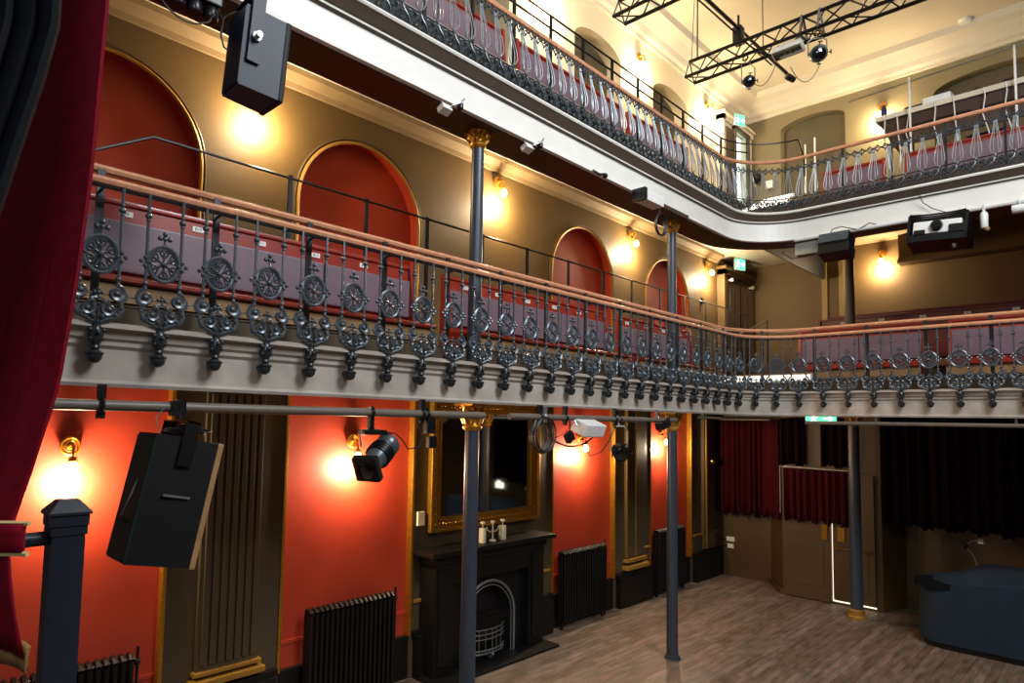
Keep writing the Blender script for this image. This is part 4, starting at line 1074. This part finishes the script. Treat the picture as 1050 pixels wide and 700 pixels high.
# ------------------------------------------------------------------ curtains
def folds(p0, p1, z0, z1, nf, amp, name, m, label, flare=0., seed=0):
    p0, p1 = Vector(p0), Vector(p1); d = (p1-p0); L = d.length; d.normalize(); n = Vector((d.y, -d.x))
    rnd = random.Random(seed); ph = [rnd.uniform(-.8, .8) for _ in range(nf+2)]
    def F(u, v):
        a = u*nf*2*PI; i = int(u*nf)
        w = amp*(math.sin(a+ph[min(i, nf)]*.3)+.35*math.sin(2.3*a+1+seed))*(.55+.45*(1-v))
        hem = .03*math.sin(a*.5+seed)+.02*math.sin(a*1.7)
        return (p0.x+d.x*u*L+n.x*w, p0.y+d.y*u*L+n.y*w, z1+(z0+hem-z1)*(1-v) if True else 0)
    mb = MB(); mb.grid(F, nf*10, 6)
    t = thing(name, label, 'curtain', (*((p0+p1)/2), z0))
    mb.build('cloth', m, t, True, solid=.006)
    return t
t = folds((-6.2, 13.2), (-5.2, 13.2), 1.3, 3.2, 9, .045, 'red_curtain', M['lowvelvet'], 'red velvet curtain hanging in the back corner by the sockets', seed=1)
MB().tube([(-6.28, 13.2, 3.22), (-4.7, 13.2, 3.22), (-4.7, 12.75, 3.22)], .02, 6).build('curtain_rail', M['pipe'], t, True)
t = folds((-5.16, 13.05), (-4.72, 12.62), 1.38, 3.2, 5, .035, 'red_curtain', M['lowvelvet'], 'dark red curtain wrapped round the porch corner, left of the doors', seed=2)
t = folds((-4.66, 12.56), (-4.25, 12.56), 2.4, 3.25, 3, .03, 'red_curtain', M['darkvelvet'], 'short dark curtain gathered above the left brown door', seed=3)
t = folds((-4.6, 12.54), (-3.5, 12.54), 1.4, 2.33, 9, .03, 'red_curtain', M['lowvelvet'], 'half height red curtain on a rail across the brown doors', seed=4)
MB().tube([(-4.66, 12.54, 1.5), (-4.66, 12.54, 2.36), (-3.45, 12.54, 2.34)], .012, 6).build('curtain_rail', M['steel'], t, True)
t = folds((-3.95, 12.56), (-3.5, 12.56), 2.4, 3.25, 3, .03, 'red_curtain', M['darkvelvet'], 'short dark curtain above the right brown door, by the gilt column', seed=5)
t = folds((-3.0, 12.6), (-.25, 12.6), 1.5, 3.3, 16, .05, 'dark_curtain', M['darkvelvet'], 'long very dark curtain along the back wall under the balcony, right', seed=6)

# stage curtain, tied back, close to the camera on the left
def edge(z):
    K = [(1.6, .36), (2.3, .395), (2.44, .385), (2.6, .355), (2.72, .338), (2.785, .334), (2.95, .372), (3.17, .414), (3.45, .44), (3.75, .458), (4.26, .471), (5.6, .49)]
    for (a, ya), (b, yb) in zip(K, K[1:]):
        if z <= b: return ya+(yb-ya)*max(0, (z-a))/(b-a)
    return K[-1][1]
stc = thing('stage_curtain', 'dark red velvet stage curtain tied back at the left edge', 'curtain', (-2.2, .3, 2.3))
def SF(u, v):
    z = 2.475+(5.6-2.475)*v
    y = edge(z)
    pin = math.exp(-((z-2.76)/.2)**2)
    w = .03*(1-.75*pin)*(math.sin(u*5*2*PI+.6)+.4*math.sin(u*11.3*PI+1.3))
    sw = .02*math.sin(z*9+u*6)*math.exp(-((z-2.55)/.15)**2)
    return (-2.02-.42*u+w*.8, y-.3*u+w*.55*min(1, u*8)+sw*u, z+.02*math.sin(u*14)*(1-v))
MB().grid(SF, 60, 60).build('cloth', M['velvet'], stc, True, solid=.008)
def TB(u, v):
    z = 2.745+.075*v-.02*u
    return (-2.0-.42*u+.03, .347-.3*u+.012, z)
MB().grid(TB, 12, 3).build('tie_back', M['velvet'], stc, True, solid=.01)
mb = MB()
for v in (0, 1): mb.tube([Vector(TB(i/12, v))+Vector((.012, .004, 0)) for i in range(13)], .007, 5)
mb.build('tie_back_piping', M['canvas'], stc, True)
def FR(u, v):
    p = Vector(SF(u, 0)); p.z -= .065*(1-v)-.025; p.x += .014; p.y += .004; return p
MB().grid(FR, 60, 3).build('fringe', M['fringe'], stc, True, solid=.012)
bd = thing('black_drape', 'black stage drape at far left in front of the red curtain', 'curtain', (-1.85, .2, 3.5))
def BF(u, v):
    z = 3.2+(5.4-3.2)*v
    y = .165+.155*min(1, max(0, (z-3.2)/.8))
    w = .018*math.sin(u*4*2*PI)
    return (-1.8-.12*u+w, y-.16*u, z)
MB().grid(BF, 30, 16).build('cloth', M['drape'], bd, True, solid=.008)

# newel post and stage rail
nw = thing('newel_post', 'navy painted square newel post with pyramid cap, bottom left', 'post', (-3.0, .68, 1.45))
mb = MB(); mb.box(-3.057, -2.943, .62, .735, 1.45, 2.66, bev=.004); mb.build('shaft', M['navy'], nw)
mb = MB(); mb.box(-3.068, -2.932, .61, .746, 2.655, 2.7, bev=.01); mb.box(-3.062, -2.938, .615, .741, 2.62, 2.655, bev=.006)
mb.lathe([(.105, 2.7), (.105, 2.71), (.05, 2.755), (.01, 2.758)], 4, Matrix.Translation((-3.0, .678, 0)) @ Matrix.Rotation(PI/4, 4, 'Z')); mb.build('cap', M['navy'], nw)
sr = MB().tube([(-3.0, .625, 2.61), (-3.0, -.6, 2.58)], .028, 10).build('handrail', M['navy'], nw, True)

# ------------------------------------------------------------------ covered piano and its lamp
pn = thing('piano', 'piano under a dark blue fitted cloth cover, bottom right', 'piano', (-1.2, 11.9, 0))
def rrect(x0, x1, y0, y1, r, n=6):
    P = []
    for cx, cy, a in ((x1-r, y1-r, 0), (x0+r, y1-r, PI/2), (x0+r, y0+r, PI), (x1-r, y0+r, 1.5*PI)):
        for i in range(n+1): P.append((cx+r*math.cos(a+PI/2*i/n), cy+r*math.sin(a+PI/2*i/n)))
    return P
PX0, PX1, PY0, PY1 = -2.34, .3, 11.25, 12.35
base = rrect(PX0, PX1, PY0, PY1, .38)
def topz(x):
    t_ = min(1, max(0, (x+2.0)/.45)); t_ = t_*t_*(3-2*t_)
    return .9+.24*t_
mb = MB(); bm = mb.bm; N = len(base)
rows = []
for i in range(9):
    v = i/8
    row = []
    for j, (x, y) in enumerate(base):
        w = 1-.03*v+.012*math.sin(j*2.1+v*3)*(1-v)
        cx, cy = (PX0+PX1)/2, (PY0+PY1)/2
        row.append(bm.verts.new((cx+(x-cx)*w, cy+(y-cy)*w, .09+(topz(x)-.09)*v)))
    rows.append(row)
for A, B in zip(rows, rows[1:]):
    for j in range(N): bm.faces.new((A[j], A[(j+1) % N], B[(j+1) % N], B[j]))
# crown of the cover
prev = rows[-1]
for f_ in (.92, .6, .3):
    row = []
    for (x, y) in base:
        cx, cy = (PX0+PX1)/2, (PY0+PY1)/2
        X = cx+(x-cx)*f_*.97; Y = cy+(y-cy)*f_*.97
        row.append(bm.verts.new((X, Y, topz(X)+.012)))
    for j in range(N): bm.faces.new((prev[j], prev[(j+1) % N], row[(j+1) % N], row[j]))
    prev = row
bm.faces.new(prev)
mb.build('cover', M['bluecloth'], pn, True)
MB().prism(rrect(PX0+.06, PX1-.06, PY0+.06, PY1-.06, .34), 0, .1).build('plinth', M['black'], pn)
MB().prism(rrect(PX0-.01, -1.78, PY0-.01, PY0+.5, .2), .84, .925).build('lid_cover', M['drape'], pn)
t = thing('gooseneck_lamp', 'small chrome gooseneck lamp rising behind the covered piano', 'lamp', (-1.72, 12.45, 0))
mb = MB(); mb.tube([(-1.72, 12.45, .02), (-1.72, 12.45, 1.0), (-1.78, 12.42, 1.2), (-1.86, 12.4, 1.32), (-1.8, 12.38, 1.4), (-1.68, 12.38, 1.44)], .01, 6); mb.lathe([(.12, 0), (.12, .02), (.02, .03)], 16, Matrix.Translation((-1.72, 12.45, 0))); mb.build('stem', M['steel'], t, True)
MB().lathe([(.02, .05), (.045, .03), (.06, -.03), (.05, -.035)], 12, Matrix.Translation((-1.66, 12.38, 1.42))).build('lamp_head', M['steel'], t, True)
MB().lathe([(.02, .04), (.04, .03), (.045, -.03), (.03, -.035)], 12, Matrix.Translation((-1.87, 12.4, 1.33)) @ Matrix.Rotation(.8, 4, 'Y')).build('lamp_head', M['blackmetal'], t, True)

# ------------------------------------------------------------------ trusses and ceiling
def truss(label, A, B, C_, x0, x1, slope=0.):
    t = thing('lighting_truss', label, 'truss', (x0, A[0], C_[1]), 'black lighting trusses')
    ch = [A, B, C_]; w0 = x1-x0
    def P(c, x): return (x, c[0]+slope*(x-x0), c[1])
    for c in ch: MB().tube([P(c, x0), P(c, x1)], .029, 7).build('chord', M['blackmetal'], t, True)
    mb = MB(); n = int(w0/.3)
    for p, q in ((A, B), (B, C_), (C_, A)):
        for i in range(n+1):
            xa = x0+i*w0/n
            mb.tube([P(p, xa), P(q, xa)], .013, 4) if i % 6 == 0 else None
            if i < n:
                a, b = (p, q) if i % 2 == 0 else (q, p)
                mb.tube([P(a, xa), P(b, x0+(i+1)*w0/n)], .013, 4)
    mb.build('lattice', M['blackmetal'], t, True)
    return t
truss('longer black lattice truss below the ceiling carrying the lamps', (9.93, 9.26), (9.78, 8.93), (10.1, 8.95), -5.1, 2.5, .02)
truss('short visible black lattice truss at the top edge, nearest the stage', (8.0, 9.46), (7.85, 9.15), (8.17, 9.18), -5.25, 2.5, .02)
t = thing('ceiling_pipe', 'dark pipe running from the top edge over the long truss', 'pipe', (-4.25, 10.2, 9.5))
MB().tube([(-4.31, 8.5, 9.5), (-4.2, 11.85, 9.5)], .03, 8).tube([(-4.36, 8.5, 9.44), (-4.25, 11.3, 9.44)], .014, 5).build('tube', M['blackmetal'], t, True)
MB().box(-4.36, -4.22, 9.95, 10.1, 9.28, 9.56, bev=.01).ring((-4.28, 10.0, 9.5), .05, .02, 'y', 12, 5).tube([(-4.28, 10.0, 9.5), (-4.28, 10.0, 9.75)], .02).build('clamp', M['blackmetal'], t, True)
MB().lathe([(.05, 0), (.06, .02), (.055, .16), (.04, .18)], 12, frame_to((-4.2, 11.85, 9.45), (-4.1, 12.0, 9.38))).build('lamp_end', M['blackmetal'], t, True)
for y in (8.7, 11.0): MB().tube([(-4.28, y, 9.5), (-4.28, y, ZC)], .008, 5).build('drop_rod', M['blackmetal'], t, True)
t = thing('ceiling_plate', 'pale ceiling plate with hanging wires above the long truss', 'ceiling plate', (-5.0, 10.0, ZC))
MB().box(-5.12, -4.82, 9.92, 10.08, ZC-.05, ZC, bev=.008).box(-5.03, -4.93, 9.94, 10.06, ZC-.1, ZC-.05).build('plate', M['white'], t)
MB().tube([(-4.98, 10.0, ZC-.08), (-4.98, 9.98, 9.28)], .012, 5).tube([(-5.02, 10.0, ZC-.08), (-5.08, 9.96, 9.2)], .006, 5).build('hanger', M['blackmetal'], t, True)
o = MB().lathe([(.09, -.05), (.1, -.03), (.1, -.01), (.12, 0)], 16, Matrix.Translation((-1.94, 14.6, ZC))).build('smoke_detector', M['white'], None, True); tag(o, 'small white smoke detector on the ceiling at right', 'smoke detector')
par('spotlight', 'small black lamp hanging under the long truss, leftmost', (-4.13, 10.0, 8.58), (.5, -.75, -.4), .085, .2, 'lamps on the long truss', (-4.13, 9.9, 8.93), M['blackmetal'], sag((-4.08, 10.05, 8.58), (-3.7, 10.1, 8.85), .22, 10))
t = thing('floodlight', 'long pale floodlight under the truss between two black lamps', 'stage light', (-3.55, 9.95, 8.8), 'lamps on the long truss')
T = Matrix.Translation((-3.5, 9.95, 8.83)) @ Matrix.Rotation(math.radians(-18), 4, 'X')
MB().box(-.22, .22, -.1, .1, -.05, .05, T=T, bev=.015).build('housing', M['white'], t); MB().box(-.2, .2, -.08, .08, -.056, -.05, T=T).build('lens_strip', M['lens'], t)
mb = MB(); 
for i in range(5): mb.ball((-3.66+i*.08, 9.93, 8.775), .022, 5)
mb.build('led_row', M['blackmetal'], t, True)
MB().tube([(-3.65, 9.95, 8.86), (-3.65, 9.95, 8.96)], .012).tube([(-3.35, 9.95, 8.86), (-3.35, 9.95, 8.96)], .012).build('bracket', M['blackmetal'], t, True)
par('spotlight', 'black lamp in a pale yoke under the long truss, right of the floodlight', (-3.1, 10.0, 8.62), (.45, -.8, -.35), .11, .24, 'lamps on the long truss', (-3.1, 10.0, 8.95), M['blackmetal'], sag((-3.1, 10.1, 8.5), (-3.5, 10.05, 8.6), .25, 10))
mb = MB()
for x in (-3.3, -3.05): mb.tube([(x, 9.96, 9.3), (x+.02, 9.8, 8.93), (x+.02, 10.12, 8.95), (x, 9.96, 9.3)], .016, 5)
o = mb.build('truss_bracket', M['steel'], None, True); tag(o, 'pair of pale steel joint frames on the long truss above the lamp', 'bracket')

# ------------------------------------------------------------------ control desk on the top back balcony
dk = thing('control_desk', 'long dark wood control desk with pale top on the top back balcony', 'desk', (-1.2, 12.0, 7.1))
MB().prism([(11.6, 8.02), (12.4, 8.1), (12.4, 8.16), (11.6, 8.1)], -2.75, 1.5, 'x').build('desk_top', M['cream'], dk)
MB().prism([(-2.72, 8.03), (-2.5, 7.55), (1.45, 7.55), (1.45, 8.03)], 11.64, 11.68, 'y').build('front_panel', M['darkwood'], dk)
MB().prism([(-2.72, 8.03), (-2.7, 8.0), (-2.5, 7.55), (-2.46, 7.55), (-2.68, 8.03)], 11.68, 12.38, 'y').build('end_panel', M['darkwood'], dk)
for x in (-2.4, -.5, 1.3): MB().box(x, x+.08, 12.0, 12.1, 7.1, 8.03).build('leg', M['darkwood'], dk)
for i in range(3): MB().box(-2.3+i*.9, -1.5+i*.9, 11.625, 11.64, 7.78, 7.84, bev=.004).build('slot', M['blackmetal'], dk)
o = MB().box(-1.62, -1.15, 11.9, 12.3, 7.1, 7.55, bev=.03).build('storage_crate', M['bluebox']); tag(o, 'dark blue crate under the control desk', 'crate')
fr = thing('scaffold_frame', 'pale metal pole frame standing round the control desk', 'frame', (-1.6, 11.55, 6.8))
for x in (-2.25, -.98, .4): MB().tube([(x, 11.5, 6.8), (x, 11.5, 8.55)], .015, 7).build('pole', M['white'], fr, True)
MB().tube([(-3.1, 11.5, 8.45), (1.4, 11.5, 8.62)], .012, 6).build('top_bar', M['steel'], fr, True)
t = thing('cable_loop', 'white cables hanging down from the control desk edge', 'cable', (-1.7, 11.58, 7.3))
for i, x in enumerate((-2.62, -2.45, -2.3, -1.95, -1.72, -1.35, -1.1)):
    MB().tube([(x, 11.6, 8.1), (x+.02, 11.55, 7.95), (x+.03*math.sin(i*2), 11.56, 7.7), (x+.05, 11.57, 7.4), (x+.06*math.cos(i), 11.58, 7.2)], .008, 5).build('cable', M['white'], t, True)
t = thing('mixing_console', 'pale mixing console on the control desk', 'mixer', (-2.0, 11.8, 8.12))
MB().prism([(11.62, 8.103), (12.0, 8.132), (12.0, 8.27), (11.62, 8.2)], -2.1, -1.75, 'x').build('body', M['white'], t)
MB().prism([(11.66, 8.205), (11.98, 8.262), (11.98, 8.268), (11.66, 8.212)], -2.07, -1.78, 'x').build('panel', M['iron'], t)
for i in range(6): MB().box(-2.05+i*.05, -2.03+i*.05, 11.7, 11.73, 8.21, 8.235).build('fader', M['blackmetal'], t)
t = thing('laptop', 'open dark laptop on the left part of the control desk', 'laptop', (-2.3, 11.8, 8.12))
MB().box(-2.42, -2.18, 11.7, 11.95, 8.127, 8.145, bev=.004).build('keyboard', M['blackmetal'], t)
MB().prism([(11.93, 8.13), (12.0, 8.3), (12.015, 8.295), (11.945, 8.125)], -2.42, -2.18, 'x').build('screen', M['blackmetal'], t)
o = MB().lathe([(.04, 8.1), (.045, 8.11), (.045, 8.26), (.025, 8.29), (.025, 8.32)], 12, Matrix.Translation((-2.66, 11.75, 0))).build('spray_can', M['bluebox'], None, True); tag(o, 'blue bottle on the left end of the control desk', 'bottle')
for i in range(4):
    x = -1.55+i*.42
    o = MB().box(x, x+.16, 11.66, 11.76, 8.113, 8.14+.02*(i % 2), bev=.008).tube([(x+.05, 11.7, 8.13), (x+.1, 11.68, 8.17), (x+.16, 11.7, 8.13)], .008).build('desk_clip', M['blackmetal'], None, True)
    tag(o, ('black clip gadget on the desk edge right of the mixing console', 'second black clip gadget along the desk edge', 'third black clip gadget along the desk edge', 'black clip gadget on the desk edge at the right border')[i], 'gadget', 'gadgets on the desk edge')
for i, (x, lb) in enumerate(((-4.95, 'left of two pale tubes on the dark blind window'), (-4.75, 'right of two pale tubes on the dark blind window'))):
    o = MB().lathe([(.014, 8.3), (.018, 8.32), (.018, 9.4+.1*i), (.012, 9.42+.1*i)], 8, Matrix.Translation((x, YB-.06, 0))).build('wall_tube', M['white'], None, True); tag(o, lb, 'pipe', 'pale wall tubes')

# ------------------------------------------------------------------ light: lamps above, daylight from the stage side
def area(name, loc, aim, size, sizey, power, col):
    l = bpy.data.lights.new(name, 'AREA'); l.shape = 'RECTANGLE'; l.size = size; l.size_y = sizey; l.energy = power; l.color = col
    o = bpy.data.objects.new(name, l); COL.objects.link(o); o.location = loc
    o.rotation_euler = (Vector(aim)-Vector(loc)).to_track_quat('-Z', 'Y').to_euler(); return o
area('roof_daylight', (2.2, 4.5, 9.9), (-4.2, 6.5, 5.6), 3.0, 4.0, 650, (.88, .94, 1.0))
area('stage_daylight', (2.5, -1.2, 7.5), (-3, 7, 2.5), 2.0, 2.0, 90, (.86, .93, 1.0))
w = bpy.data.worlds.new('world'); sc.world = w; w.use_nodes = True
w.node_tree.nodes['Background'].inputs[0].default_value = (.62, .72, .9, 1)
w.node_tree.nodes['Background'].inputs[1].default_value = .12
vs = sc.view_settings
sc.display_settings.display_device = 'sRGB'
vs.view_transform = 'Standard'; vs.look = 'None'; vs.gamma = 1; vs.use_curve_mapping = False; vs.exposure = .7
